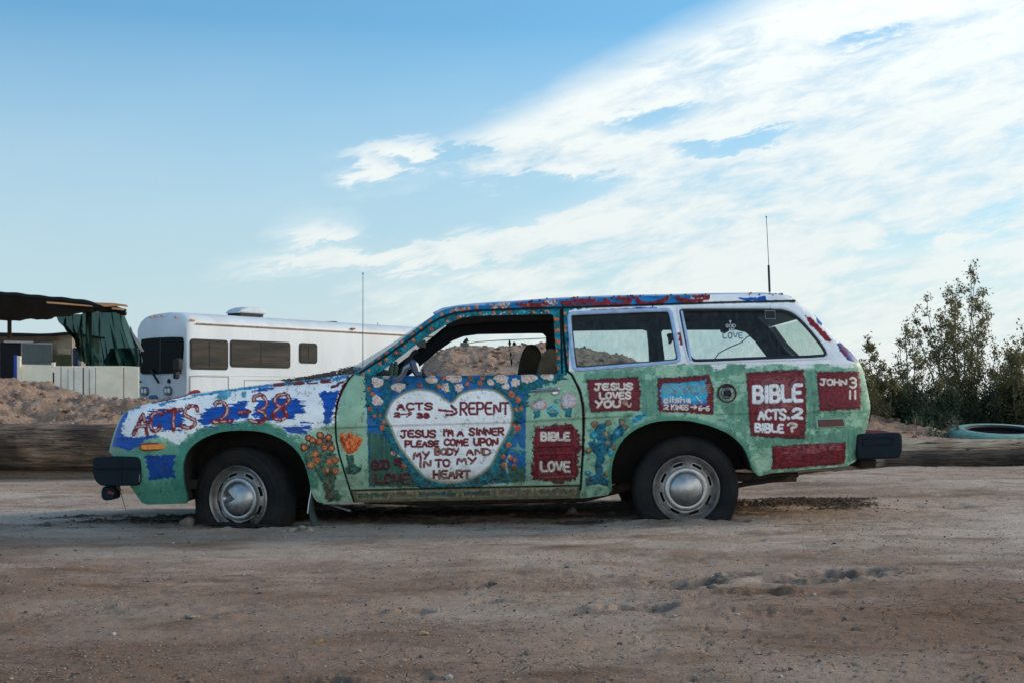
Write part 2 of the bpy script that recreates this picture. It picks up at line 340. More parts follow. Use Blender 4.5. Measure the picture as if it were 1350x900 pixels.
GL = dict(A=[[(0,1),(.5,0),(1,1)],[(.2,.66),(.8,.66)]], B=[[(0,0),(0,1)],[(0,0),(.65,.0),(.9,.22),(.65,.46),(0,.48)],[(0,.48),(.75,.5),(1,.74),(.72,1),(0,1)]],
 C=[[(1,.14),(.62,0),(.18,.14),(0,.5),(.18,.86),(.62,1),(1,.86)]], D=[[(0,0),(0,1)],[(0,0),(.6,.02),(1,.3),(1,.7),(.6,.98),(0,1)]], E=[[(.95,0),(0,0),(0,1),(1,1)],[(0,.5),(.8,.48)]],
 G=[[(1,.15),(.55,0),(.1,.2),(0,.55),(.2,.95),(.7,1),(1,.8),(1,.55),(.55,.55)]], H=[[(0,0),(0,1)],[(1,0),(1,1)],[(0,.5),(1,.5)]], I=[[(.5,0),(.5,1)]], J=[[(.15,.02),(1,0)],[(.65,.0),(.65,.7),(.5,1),(.15,.98),(0,.8)]],
 K=[[(0,0),(0,1)],[(1,0),(0,.55)],[(.3,.45),(1,1)]], L=[[(0,0),(.02,1),(1,.97)]], M=[[(0,1),(.1,0),(.5,.6)],[(.5,.6),(.9,0),(1,1)]], N=[[(0,1),(0,0),(1,1),(1,0)]], O=[[(.5,0),(.08,.18),(0,.55),(.2,.93),(.55,1),(.92,.82),(1,.45),(.85,.1),(.5,0)]],
 P=[[(0,1),(0,0)],[(0,0),(.75,.0),(1,.25),(.75,.52),(0,.55)]], R=[[(0,1),(0,0)],[(0,0),(.75,.0),(1,.25),(.7,.5),(0,.52)],[(.35,.52),(1,1)]], S=[[(1,.16),(.75,.0),(.3,.0),(.03,.22),(.3,.44),(.72,.55),(.98,.77),(.7,1),(.25,1),(0,.84)]],
 T=[[(0,.02),(1,0)],[(.52,0),(.5,1)]], U=[[(0,0),(0,.7),(.25,1),(.75,1),(1,.7),(1,0)]], V=[[(0,0),(.5,1),(1,0)]], Y=[[(0,0),(.5,.5)],[(1,0),(.3,1)]])
GL.update({'1':[[(.5,0),(.5,1)]], '2':[[(.05,.2),(.35,0),(.85,.05),(.95,.32),(.5,.65),(0,.95),(.3,.9),(1,1)]], '3':[[(.05,.1),(.5,0),(.95,.2),(.8,.45),(.4,.48)],[(.4,.48),(.9,.55),(1,.8),(.55,1),(0,.88)]], '6':[[(.85,.05),(.3,.2),(0,.65),(.2,1),(.75,1),(.95,.75),(.7,.55),(.1,.65)]],
 '8':[[(.5,.48),(.1,.25),(.5,0),(.9,.25),(.5,.48),(0,.75),(.5,1),(1,.75),(.5,.48)]], '?':[[(0,.2),(.4,0),(.95,.15),(.85,.42),(.45,.55),(.45,.72)],[(.45,.95),(.5,1)]], '.':[[(.4,.95),(.6,1)]], '-':[[(0,.55),(1,.5)]], '>':[[(0,.5),(.95,.5)],[(.6,.15),(1,.5),(.6,.85)]], "'":[[(.6,0),(.4,.25)]], '+':[[(.5,0),(.5,1)],[(0,.35),(1,.35)]],
 'e':[[(0,.65),(.9,.6),(.7,.35),(.2,.35),(0,.65),(.2,1),(.95,.95)]], 'l':[[(.5,0),(.5,1)]], 'i':[[(.5,.4),(.5,1)],[(.5,.05),(.52,.1)]], 's':[[(.9,.4),(.3,.35),(.1,.55),(.8,.75),(.8,.98),(0,1)]], 'h':[[(0,0),(0,1)],[(0,.6),(.5,.4),(.9,.6),(.9,1)]], 'a':[[(.1,.4),(.7,.35),(.85,.55),(.85,1)],[(.85,.65),(.2,.65),(.1,.95),(.85,.95)]]})
GW = {'I':.35,'1':.3,"'":.25,'.':.3,'M':1.2,'l':.25,'i':.25,'-':.6,'>':1.0}
def layout(word, x0, y0, x1, y1, slope=0., jit=.016):
    rd = random.Random(word+str(x0)); tot = sum(GW.get(c, 1) if c != ' ' else .8 for c in word)+.34*(len(word)-1); u = (x1-x0)/tot; x = x0; out = []
    for c in word:
        w_ = (GW.get(c, 1) if c != ' ' else .8)*u
        if c != ' ':
            jx, jy, sc = rd.uniform(-jit, jit)*u, rd.uniform(-jit, jit)*(y1-y0), rd.uniform(.94, 1.01)
            for st in GL[c]: out.append([(x+jx+px*w_+rd.uniform(-.02,.02)*u, y0+jy+py*(y1-y0)*sc+slope*(x+px*w_-x0)) for px, py in st])
        x += w_+.34*u
    return out
def text(word, x0, y0, x1, y1, w_, col, relief=.004, slope=0., hi=None, rough=.16):
    for st in layout(word, x0+w_/2, y0+w_/2, x1-w_/2, y1-w_/2, slope): stroke(st, w_, col, relief, rough, hi)
# ---- ids
FEND, DOOR, QUAR, ROCK, RAIL, FRAME = 1, 2, 3, 4, 5, 6
xf = np.interp(PY, [p[1] for p in CUT_F], [p[0] for p in CUT_F]); xr = np.interp(PY, [p[1] for p in CUT_R], [p[0] for p in CUT_R])
yd = np.interp(PX, [p[0] for p in DRIP], [p[1] for p in DRIP]); yb_ = ix(BELT, PX)
ID[:] = QUAR; ID[PX < xf] = FEND
ID[(PX >= xf) & (PX < xr)] = DOOR
ID[(PX >= xf) & (PX < xr) & (PY > 645.5-(PX-463)*.022)] = ROCK
ID[(PY < yd) & (PX > 466) & (PX < 1062)] = RAIL
ID[(ID == DOOR) & (PY < yb_) & (PX > 468)] = FRAME
# ---- base coats
C[:] = MINT*(1+.16*nC[..., None]*2+.05*nA[..., None])
lo_dirt = ss(600, 660, PY)
def area(m, col, op=1., var=.12, nz=None):
    blend((slice(None), slice(None)), m*op, col, var, nz)
arch_band = np.exp(-(np.maximum(DARCH-3, 0)/13)**2)*ss(650, 640, PY)
area(ss(.35, .8, arch_band+.5*nE)*(PX < 420), MGREEN, .95)
area(ss(330, 300, PX+30*nE)*(PY > 570)*ss(575, 590, PY+10*nA), MGREEN*1.25, .75)
area(ss(380, 300, PX+30*nA)*ss(620, 650, PY), MGREEN*.8, .7)
# brushed darker green patches on the quarter panel
qm = (PX > 769) & (PY > 478)
area(ss(-.02, .16, nE+.5*nB)*qm, np.array([.10,.30,.20]), .75)
area(ss(.3, .9, np.exp(-(DARCH/7)**2)+.4*nA)*(PX > 770), np.array([.06,.24,.16]), .9)
for P in [[(985,578),(1140,566),(1140,588),(1118,590),(1062,583),(1000,592)],[(1060,487),(1076,487),(1080,545),(1066,575),(1062,520)],[(968,555),(985,545),(988,575),(985,590)],[(772,493),(845,488),(850,500),(770,503)],[(843,500),(866,497),(868,545),(846,548)],[(925,482),(983,478),(984,486),(943,500)],[(945,530),(985,528),(988,548),(960,552)],[(1112,565),(1140,560),(1135,600),(1118,608)],[(1130,490),(1141,500),(1146,536),(1136,540)]]:
    patch(P, np.array([.10,.27,.185]), 2.2, 2, 2, var=.25, op=.85, nz=nV)
for P in [[(938,478),(958,478),(957,486),(940,487)],[(985,476),(1012,474),(1012,482),(984,484)],[(1033,472),(1075,470),(1072,484),(1060,486),(1036,480)],[(1090,474),(1128,476),(1125,484),(1095,482)]]:
    patch(P, WHITE*.95, 1.6, 1.5, 1.5, var=.06, op=.8, nz=nV)
patch([(1000,592),(1018,595),(1016,618),(1000,625),(990,605)], MINT*1.15, 2, 2, 1, op=.7)
# ---- white greenhouse
up = (PY < ix([(745,490),(757,489),(890,480.5),(905,478.5),(1000,475.5),(1096,473.5),(1132,476)], PX)+1.2*nA) & (PX > 742)
area(up*1., WHITE, 1, .05)
patch([(900,476),(1060,472),(1096,469),(1108,456),(1132,476),(1110,479),(905,479.5)], WHITE, .6, .8, 0, var=.05)
# fender art
patch([(140,598),(150,560),(160,573),(173,577),(206,573),(222,578),(236,586),(244,576),(260,565),(287,559),(314,555.5),(327,553.5),(338,557),(352,552.5),(362,557),(373,563),(380,571),(392,572),(416,566),(426,560),(443,557),(444,540),(452,514),(462,492),(440,470),(150,470)], WHITE, 1.6, .9, 1.5, var=.05)
dr = 4.5
for P in [[(140,590),(149,590),(160,592),(172,592),(182,589),(186,583),(197,578),(210,577),(205,572),(180,577),(165,575),(160.5,571),(162,560),(166,551),(171,543),(166,536),(150,540)],
          [(195,545),(212,541),(226,538),(240,540),(244,552),(240,563),(222,566),(200,564),(192,559)],
          [(263,548),(272,538),(300,531),(325,531),(329,544),(326,552),(302,556),(270,561),(264,556)],
          [(338,527),(360,523),(392,525),(402,534),(399,543),(386,549),(360,552),(333,551),(330,545),(336,535)],
          [(374,563),(390,560),(411,556),(415,560),(408,566),(393,572),(382,571),(377,567)],
          [(420,519),(427,514),(434,516),(441,513.5),(447,514),(446,522),(440,540),(436,556),(430,560),(426.5,555),(427,540),(424,527)]]:
    patch(P, BLUE*1.15, 1.2, .6, dr if P[0][0] > 190 and P[0][0] != 420 else 1., var=.3, nz=nB)
patch([(140,597),(150,598),(166,597),(165,592),(158,590),(146,588)], MINT*.7, 1, .7)
patch([(191,600),(231,598),(229,615),(230,629),(197,632),(194,615)], BLUE*.75, 1.5, .7, 1, var=.25)
for P in [[(160,545),(175,537),(186,533),(186,536),(172,542)],[(205,531),(250,523),(262,520),(262,523),(222,531),(213,535)],[(250,520),(300,513),(360,505),(440,496),(440,499),(360,508.5),(300,516),(256,523)]]:
    patch(P, np.array([.04,.24,.40]), .8, .6, 1., var=.4)
patch([(284,524),(292,516),(306,514),(303,522),(295,528)], np.array([.10,.38,.48]), 1, .8, var=.3, relief=.003)
patch([(318,517),(326,515),(325,523),(320,523)], np.array([.10,.38,.48]), 1, .8, var=.3, relief=.003)
patch([(330,515),(345,511),(362,510),(360,513),(340,516)], BLUE*1.2, .6, .5, 1.5)
patch([(440,497),(452,494),(460,493),(459,497),(446,501),(436,502)], np.array([.05,.26,.48]), 1, .7, var=.3)
stroke([(201,530.5),(225,525.5),(247,520.5)], 2.2, BURG, .003)
stroke([(458,498),(450,513),(445,528),(441.5,548)], 3.4, BURG*1.1, .001, 1.2)
stroke([(452,503),(438,510)], 3, BURG, .001, 1)
text('BIBLE', 360, 504.5, 437, 509.5, 2.2, RED, .003, -.07)
for st in [[(176,571.5),(182,560),(188.6,545.5)],[(188.6,545.5),(192,558),(193.5,571.5)],[(179.5,562),(191.5,561)],[(213,545.5),(210,542.8),(203,544.5),(199,552),(199,562),(203.5,567.5),(208.5,565.5),(211,561.5)],[(219,541.5),(229,539.5),(239,539.2)],[(230,540),(228.5,553),(228.6,566)],[(260,541),(259,535.5),(253,534.2),(246,538),(243.5,545.5),(250,549.5),(256.5,553),(256,560),(248,563),(238.5,560.5)],
           [(283.5,533),(286,529.5),(292,529),(298.5,534),(299,543.5),(291,551.5),(279.5,555.5),(291,555.5),(305.5,553.5)],[(316,543),(329,541.8)],[(335,527.5),(336.5,521.5),(344,520.3),(351.5,527.5),(350,536),(340,540.5)],[(340,540.5),(348,543.5),(350.5,550),(344,555.3),(336,555.5),(329,553)],
           [(370,535.8),(363.5,531),(363,524),(369,520),(378,520),(381,526.5),(377,531.5),(370,535.8),(362,542),(360,548),(365,552),(374,551.5),(378,545.5),(375,540),(370,535.8)]]:
    stroke(st, 5.4, RED*1.15, .008, .35, hi=np.array([.66,.54,.50]), var=.3)
# flower tree on the fender
FT = 20
for P in [[(430,656),(428,645),(421,628),(417,615),(425,610),(433,620),(438,608),(447,612),(443,628),(441,643),(452,652),(447,660),(432,660)]]:
    patch(P, np.array([.035,.12,.085]), 1.5, .9, var=.5, relief=.006, id=FT)
patch([(402,598),(410,580),(425,574),(438,578),(438,592),(443,600),(444,616),(434,620),(420,622),(406,612)], np.array([.06,.15,.10]), 2.5, 1, var=.7, relief=.007, id=FT)
def dot(x, y, r, col, relief=.008, id=None, ring=None, squash=1.):
    s = sl_of(x-r-3, y-r-3, x+r+3, y+r+3); d = np.hypot(PX[s]-x, (PY[s]-y)/squash)+1.2*nA[s]*min(1, r/3)
    if ring is not None:
        m = 1-ss(r-.4, r+.4, d); blend(s, m, ring, .3); m2 = 1-ss(r*.62-.5, r*.62+.5, d+nD[s]); blend(s, m2, col, .35)
    else: blend(s, 1-ss(r-.5, r+.5, d), col, .35)
    HT[s] = np.maximum(HT[s], relief*np.sqrt(np.clip(1-(d/(r+.4))**2, 0, 1))*(1+.6*nD[s]))
    if id is not None: ID[s][d < r] = id
for (x, y) in [(407,577),(422,573),(433,576),(421,581),(401,589),(428,589),(437,590),(416,598),(417,606),(410,613),(435,608),(442,606),(431,620),(442,620),(412,580)]:
    dot(x, y, 5.0, ORANGE*np.array([.9,1.25,1.4]), .010, FT, ring=RED*.8 if y < 596 else np.array([.35,.12,.05]))
for k_ in range(26):
    x, y = rng.uniform(404, 444), rng.uniform(575, 618)
    dot(x, y, 1.5, np.array([.16,.05,.04]) if k_ % 2 else np.array([.06,.14,.09]), .009)
stroke([(434,622),(433,640),(433,656)], 7, np.array([.09,.085,.05]), .010, 1, var=.7, id=FT)
# ---- door art
DB = 21
patch([(480,494),(742,490),(741,500),(720,506),(700,513),(695,520),(693,560),(693,634),(600,640),(486,641),(484,560),(482,505)], DBLUE, .6, .5, 0, var=.25, nz=nE)
patch([(485,571),(498,569),(508,576),(520,590),(535,605),(548,622),(556,641),(487,641)], np.array([.03,.115,.085]), 1.2, 1, 1, var=.4, nz=nV)
patch([(650,622),(668,612),(692,614),(692,634),(600,638)], np.array([.03,.105,.075]), 1.2, 1, 1, var=.35)
patch([(486,622),(556,626),(556,641),(487,641)], np.array([.02,.075,.055]), 1.2, 2, 1, var=.35, op=.7)
HEART = [(508.6,548.6),(511,541),(515,532),(520,526),(526.7,521),(534,517),(543,514.3),(549,513),(554.7,512.8),(563,513.8),(571,516),(577,519),(582.7,522.3),(588,526.5),(592,529.8),(596,530),(600,526),(604,521.5),(608.4,518),(618,514.5),(629.4,512.7),(641,512.6),(651,514),(658,517.5),(664,522),(669,527),(672.9,532.5),(675.4,543),(675.4,552),(674,561),(669.5,571),(663,582),(656,594),(651,606),(646,614),(638,621),(628,627),(616,632),(604,635),(592,636),(579.8,635),(568,631.5),(559,627),(550,618),(542,608),(534,598),(528,590.5),(521,577),(516,564),(511.5,556)]
s, d = patch([(p[0]*1.085-591*.085, p[1]*1.12-574*.10) for p in HEART], TEAL, 2.2, .8, 0, var=.55, relief=.005)
for st, w_ in [([(483,496),(505,500),(512,515),(508,530),(503,545)], 8),([(485,500),(486,525),(490,540),(503,552),(512,566),(530,600),(545,622)], 8),([(503,512),(516,509),(528,512),(536,506)],5),([(590,497),(593,510),(597,524)], 7),([(560,506),(576,508),(585,500)], 5),([(640,499),(655,505),(665,515),(676,526),(682,540),(680,550)], 9),([(741,492),(722,503),(705,507),(696,515),(690,530),(684,546)], 9),([(690,503),(684,513),(680,520)], 9),([(735,496),(712,506),(694,508)], 7),([(612,497),(628,503),(640,505)], 4),([(663,605),(668,622),(670,634)], 5),([(676,560),(668,580),(660,600),(645,625)], 8),([(620,637),(640,634),(655,624)], 9),([(545,622),(560,636),(600,640)], 7),([(500,552),(494,547),(487,538)],6)]:
    stroke(st, w_*1.15, TEAL, .006, 1.6, var=.6)
for k_ in range(70):
    x, y = rng.uniform(698, 742), rng.uniform(489, 509)
    if y < 512-(x-698)*.32: dot(x, y, rng.uniform(1.2, 2.4), TEAL*rng.uniform(.6, 1.5), .009)
HT_ID = 22
s, d = patch(HEART, WHITE*1.03, .5, .5, 0, relief=.004, id=HT_ID, var=.04, edge=(np.array([.33,.34,.22]), .003))
blend(s, ss(612, 632, PY[s]+4*nA[s])*(d < 0)*.55, np.array([.38,.29,.19]), .3)
LW, LC = 3.1, RED*.85
for a in [('ACTS',522,529.5,571,541),('2',519,542.3,528,550.3),('38',548.5,543,567,551.6),('REPENT',605.5,529,672,547.5),('JESUS',527,565.5,575.5,577.3),("I'M",583,564,598.5,575.5),('A',601.5,565.5,612,575.5),('SINNER',617.5,562.5,665,574.5),('PLEASE',533,579.3,579.5,590),('COME',584.5,577,618.5,588),('UPON',623.5,576,657.5,588),('MY',543.5,594,567,605.5),('BODY',572,589.5,606,600.5),('AND',614,589.5,647.5,600.5),('IN',551.5,605,569,616.5),('TO',572.5,604,594,616),('MY',601,601.5,629,612.5),('HEART',570.5,618.5,621,631)]:
    text(*a, LW if a[1] > 0 and a[0] not in ('2','38') else 3.0, LC*(1 if a[0] != 'HEART' else .75), .003, hi=np.array([.42,.28,.2]) if a[2] > 588 else None)
for st in [[(578.5,540),(596,541.6)],[(595,534.4),(603,541),(600.5,545.5),(588.5,546.6)]]: stroke(st, 3.4, LC, .003)
for st in [[(528,546),(541,544.5)],[(539,541.6),(543.5,544.5),(536,548.8)]]: stroke(st, 2.2, LC, .003)
dot(575, 550.5, 1.4, ORANGE, .004)
for a in [('GOD',489,605,514.5,619.5),('IS',519,602.5,530.5,613.5),('LOVE',493.5,622.5,542,638)]: text(*a, 3.7, np.array([.075,.008,.02]), .006, hi=None)
stroke([(516.5,598),(527,600)], 3, CREAM, .006, 1.5); dot(519, 597, 2, ORANGE)
fid = 100; FLOW = []
def flower(x, y, rx, ry, kind):
    global fid; fid += 1; rd = random.Random(fid)
    s = sl_of(x-rx-4, y-ry-4, x+rx+4, y+ry+4); th = np.arctan2(PY[s]-y, PX[s]-x); ph = rd.uniform(0, 6)
    lob = 1+rd.uniform(.04, .12)*np.cos(rd.choice((4, 6, 7))*th+ph)+rd.uniform(.05, .14)*np.cos(3*th+2*ph)+rd.uniform(.03, .12)*np.cos(2*th+ph*3)
    d = (np.hypot((PX[s]-x)/rx, (PY[s]-y)/ry)/lob-1)*min(rx, ry)+.9*nA[s]
    m = 1-ss(-.5, .5, d)
    if kind == 'c':
        blend(s, m, CREAM, .15); sc = np.abs(np.sin(d*2.1+3*nE[s]+2*th)); blend(s, m*(sc < .42)*(d < -.9)*.9, np.array([.50,.10,.06]), .3)
    elif kind == 'w':
        blend(s, m, np.array([.62,.58,.62]), .12); e = np.exp(-((d+1.2)/1.1)**2); blend(s, e*.7, np.array([.55,.27,.2]), .4); sc = np.abs(np.sin(d*1.5+4*nE[s])); blend(s, m*(sc < .25)*(d < -2)*.5, np.array([.5,.2,.18]), .3)
    else: blend(s, m, ORANGE*(.85 if kind == 'o' else .6), .5)
    HT[s] = np.maximum(HT[s], m*(.007+.005*nD[s]+.004*np.clip(-d/5, 0, 1)))
    if kind != 'o' or rx > 3.9: ID[s][d < 0] = fid; FLOW.append((fid, kind))
for a in [(497.5,503.7,8,6.5),(525,510,10,5.5),(497,527.6,7,7),(508.6,496.5,4,2),(569.3,499.6,8,5),(599,498.5,10,5.5),(587,510.5,5.5,6),(605,510.5,6,5.5),(661,499,9,6),(646.7,504,4.5,4),(667,509,5.2,4),(679,503.5,6,5.5),(696.5,498,10,6),(723,496,9,4)]: flower(*a, 'c')
for (x, y, r) in [(486.4,512,2.8),(491,519,2.8),(488,538.7,2.6),(493.4,548,2.2),(501,547.4,2),(506,555.6,2.6),(504,563,3.6),(553.5,507,3),(584.4,497.5,3),(579,509,3),(616,506,3),(620,498,2.7),(635.8,498,2.7),(633,505,3),(674.5,519,4.4),(683,526.5,3.9),(680,539.3,2.5),(687,538,2.6),(670.7,586,3.4),(663.5,601,2.8),(673,602.7,3.2),(679,606,2.8),(664.3,612.3,3.4),(677.5,614,2.8),(532,614,3)]: flower(x, y, r, r, 'o')
patch([(676,560),(679,566),(676,572),(681,569),(687,564),(685,558),(681,561),(678,557)], ORANGE*.85, .8, .5, var=.4, relief=.007)
patch([(672,590),(680,588),(682,581),(685,588),(692,592),(695,596),(688,595),(686,601),(681,596),(673,595)], np.array([.10,.30,.30]), .5, .5, var=.3, relief=.006)
for st in [[(672,600),(667,608),(669,622)]]: stroke(st, 2.5, np.array([.35,.42,.38]), .006, 1)
TL = 23
patch([(447,572),(452,569),(457,574),(460,568),(464,569),(467,576),(471,572),(475,577),(479,579),(475,587),(468,596),(460,599),(454,594),(449,583)], ORANGE*np.array([1.05,.95,.7]), .7, .6, var=.5, relief=.009, id=TL)
for st in [[(450,578),(458,592)],[(460,572),(462,594)],[(474,580),(466,594)]]: stroke(st, 1.4, RED*1.2, .011, .8)
patch([(456,599),(467,599),(466,610),(471,614),(477,612),(476,620),(466,625),(456,623),(455,616),(459,612)], np.array([.03,.11,.08]), 1, .8, var=.6, relief=.008, id=TL)
# right of the door
flower(710.6, 533, 11.5, 6.8, 'w'); flower(749.5, 528, 11.5, 9.5, 'w')
patch([(702,542),(713,540),(712,545),(711,551),(704,551),(705,545)], TEAL*1.2, .8, .6, var=.5, relief=.005)
patch([(741,538),(756,536),(753,543),(752,549),(745,549),(745,542)], TEAL*1.2, .8, .6, var=.5, relief=.005)
dot(729, 541, 7.5, np.array([.25,.33,.27]), .007, 24, ring=np.array([.05,.42,.55])); patch([(722,543),(736,543),(733,549),(725,549)], TEAL*1.3, .6, .5); dot(733.5, 528, 3, np.array([.12,.33,.33]), .005)
PLQ = {}
PLQ[30] = 'door'
patch([(706,563),(720,561),(735,558),(752,559),(760,562),(763,572),(766,588),(763,604),(763,622),(758,631),(745,635),(730,636),(716,632),(702,631),(701,614),(703,596),(702,582),(703,570)], BURG*.9, 2.2, .8, 1, var=.5, relief=.003, id=30)
for R_ in [[(708,565),(756,562),(757,586),(708,588)],[(708.5,598),(755,597),(756,628),(711,630)]]:
    stroke(R_+R_[:1], 2.6, BURG*1.3, .008, .6, smooth=False); 
text('BIBLE', 712, 568.5, 752, 581.5, 3.2, CREAM*.95, .007); text('LOVE', 711.5, 607, 752.5, 622.5, 3.4, CREAM*.95, .007)
# ---- rocker
rk = ID == ROCK
area(rk*1., np.array([.105,.13,.085]), 1, .35, nE)
for (x0, x1, c) in [(470,514,(.06,.11,.07)),(516,545,(.13,.12,.07)),(548,605,(.02,.085,.08)),(608,650,(.03,.08,.065)),(654,682,(.13,.12,.08)),(686,704,(.17,.155,.10)),(706,760,(.10,.12,.075))]:
    y_ = 648-(x0-463)*.022; P = [(x0,y_),(x1,y_-.4),(x1-2,y_+9),(x0+2,y_+9.5)]
    patch(P, c, .8, .6, var=.4, relief=.003, edge=(np.array([.30,.24,.14]), .002))
# ---- quarter panel plaques
def plaque(P, id, edge=np.array([.07,.10,.09]), col=BURG, inner=1.0, e=.004):
    PLQ[id] = 'quarter'
    patch([(x+(x-sum(p[0] for p in P)/len(P))*.035, y+(y-sum(p[1] for p in P)/len(P))*.05) for x, y in P], edge, 1.0, .9, 0, var=.5, relief=.006, id=id)
    patch(P, col, .7, .7, 0, var=.35, relief=.004, id=id, edge=(col*.8, e*.7))
plaque([(774.5,500.5),(839.5,497.5),(843.5,516),(842.5,539),(779.5,542),(777,521)], 31)
text('JESUS', 783, 504.2, 835, 514.8, 2.8, CREAM, .005, -.01); text('LOVES', 789.5, 516, 832.5, 526.8, 2.7, CREAM, .005, -.02); text('YOU', 784, 527, 818.5, 538, 3.0, CREAM, .005, -.02)
dot(824, 530, 3.5, np.array([.4,.2,.12]), .004); stroke([(826,532),(830,537),(832,531)], 1.6, CREAM*.8, .004)
plaque([(868,499.5),(934,495),(940.5,516),(939,544.5),(893,541.8),(869.5,541)], 32)
patch([(872,504.5),(895,503),(930,501.5),(931,516),(932,530),(905,531),(873,532),(872,520)], CYAN, .9, .6, 2, var=.25, relief=.003)
patch([(872,528),(932,528),(932,533),(872,533)], np.array([.06,.14,.40]), 1, .8, op=.7)
for k_, y in enumerate([507.5,510,512.5,515,517.5]): stroke([(873,y+.5),(890,y-.4),(912,y+.3),(936,y-1)], 1.0, np.array([.30,.27,.17]), .004, .8, smooth=False)
text('elisha', 874, 521.5, 911.5, 531, 2.0, CREAM, .005); text('2', 874.5, 532.3, 882, 540, 1.7, CREAM, .004); text('KINGS', 884.5, 532.2, 908, 540, 1.6, CREAM, .004, .02); text('>', 910, 532, 919.5, 540, 1.8, CREAM, .004); text('6-6', 920.5, 533.5, 936, 541, 1.7, CREAM, .004)
stroke([(918,522),(921,526),(925,530)], 1.5, CREAM, .004)
plaque([(984.5,492.5),(1010,490.5),(1058,488.5),(1061.5,515),(1062,540),(1059.5,576),(1025,574.5),(991,572.5),(988.5,545),(987,522)], 33, col=BURG*1.15)
patch([(994,500),(1010,495),(1040,494),(1055,497),(1054,530),(1046,550),(1000,545),(997,520)], np.array([.36,.14,.15]), 3, 3, 4, op=.30, var=.8)
text('BIBLE', 991.5, 507, 1059.5, 532.5, 5.0, WHITE*1.0, .007, -.035); text('ACTS', 998.5, 538.3, 1037, 554, 3.2, WHITE, .006, -.01); text('.', 1037, 538, 1042, 553.5, 3.8, WHITE, .005); text('2', 1043, 536.5, 1059, 553.5, 4.2, WHITE, .006); text('BIBLE', 994.5, 556.8, 1034, 570, 3.1, WHITE, .006, .03); text('?', 1037, 556, 1052, 570, 3.4, CREAM, .006)
plaque([(1077.5,491),(1131.5,490),(1134.5,514),(1134,537.5),(1106,538.5),(1081.5,540),(1079.5,515)], 34, col=BURG*1.1)
text('JOHN', 1080.5, 498, 1117, 507.8, 2.4, CREAM, .004, .03); text('3', 1119.5, 496, 1130, 512.5, 2.8, CREAM, .005); text('11', 1117.5, 513.5, 1130.5, 526.5, 2.6, CREAM, .005)
th = np.linspace(0, 2*np.pi, 25); stroke([(1102+11.5*math.cos(a), 523+11.5*math.sin(a)) for a in th], 1.6, BURG*1.6, .006, .5, smooth=False)
plaque([(1019.5,588.5),(1067,585.5),(1113.5,583.5),(1113.5,598),(1111.5,610),(1065,614),(1018.5,617.5),(1020.5,603)], 35, edge=BURG*.8, col=BURG*1.15)
patch([(1030,592),(1100,586),(1105,590),(1090,594),(1040,600)], np.array([.42,.17,.17]), 2, 2, 6, op=.30, var=.8)
# cactus tree on the quarter panel
CT = 40
patch([(772,640),(772,630),(784,624),(786,600),(777,590),(774,584),(781,578),(788,582),(783,570),(786,562),(794,556),(800,560),(799,568),(808,572),(814,562),(820,556),(828,562),(822,572),(812,580),(804,590),(798,600),(794,612),(795,624),(803,632),(803,640),(788,638)], TEAL*np.array([1.,.8,.95]), 1.2, .8, 0, var=.6, relief=.007, id=CT)
for (x, y, r, c) in [(783.5,558.5,4.2,'o'),(802,557,4.2,'k'),(820,555.5,4,'k'),(783,573,5.2,'b'),(798.5,571.5,4.4,'k'),(813.5,569.5,4,'b'),(824,562,3.5,'k'),(776,593,4.2,'k'),(801,583,3.6,'k'),(809,589,3.4,'k'),(804.5,597,3.6,'b'),(775,623,3.6,'b'),(799,625,3.2,'k'),(790,582,2.5,'b')]:
    dot(x, y, r, dict(o=np.array([.5,.2,.1]), k=np.array([.34,.24,.14]), b=np.array([.05,.38,.50]))[c], .009, CT, ring=dict(o=np.array([.2,.13,.08]), k=np.array([.13,.12,.07]), b=np.array([.02,.22,.33]))[c])
patch([(832,553),(840,548),(846,545),(851,549),(846,553),(838,556),(834,556)], CYAN*.8, 1.2, .6, var=.5, relief=.005); dot(851, 545, 2.2, CYAN*.9); dot(838, 553, 3, CYAN)
# tail pillar paint
patch([(1061,416),(1066,417),(1072,422),(1080,430),(1088,438),(1096,449),(1095,452),(1088,449),(1078,438),(1068,429)], RED*1.1, 1, .6, .5); patch([(1074,416),(1080,421),(1085,428),(1082,430),(1077,424)], BLUE, .8, .6)
patch([(1103,452),(1108,452),(1117,459),(1134,475),(1128,478),(1117,473),(1109,465)], BLUE*.7, 1, .6); patch([(1107,454),(1113,459),(1121,470),(1118,472),(1110,462)], RED*.8, 1, .6)
# roof side: blue with burgundy scrolls, white behind
rail = ID == RAIL
area(rail*ss(925, 905, PX+8*nA), BLUE*np.array([1.5,2.4,1.25]), 1, .35, nB)
patch([(974,393),(1008,391),(1010,395.5),(980,397)], BLUE*1.2, 1, .5, 1)
for (x0, x1) in [(612,640),(655,672),(716,728)]: patch([(x0,400),(x1,398),(x1,402),(x0,404)], np.array([.5,.5,.5]), 1.2, .6, var=.5, relief=.004)
for k_ in range(150):
    x = rng.choice([rng.uniform(586, 614), rng.uniform(645, 672), rng.uniform(717, 735)]); y = np.interp(x, [p[0] for p in TOP[22:]], [p[1] for p in TOP[22:]])+rng.uniform(1, 8)
    dot(x, y, rng.uniform(.9, 1.6), [CREAM*.8, ORANGE*.4, CREAM*.45][k_ % 3], .008)
for st in [[(683,401),(700,404),(722,401)],[(742,400),(760,397),(784,396)],[(744,402.5),(775,402),(800,400)],[(798,396),(806,401),(816,402),(828,399),(830,395),(815,394)],[(838,392),(843,398),(855,400.5),(872,398),(880,391)],[(893,393),(905,397),(925,396),(934,391),(915,391)]]:
    stroke(st, 5.2, RED*1.0, .010, .6, var=.4)
patch([(900,399.2),(1048,396),(1048,398.5),(900,401)], np.array([.30,.17,.08]), 1.2, .6, 0, op=.45, var=.7)
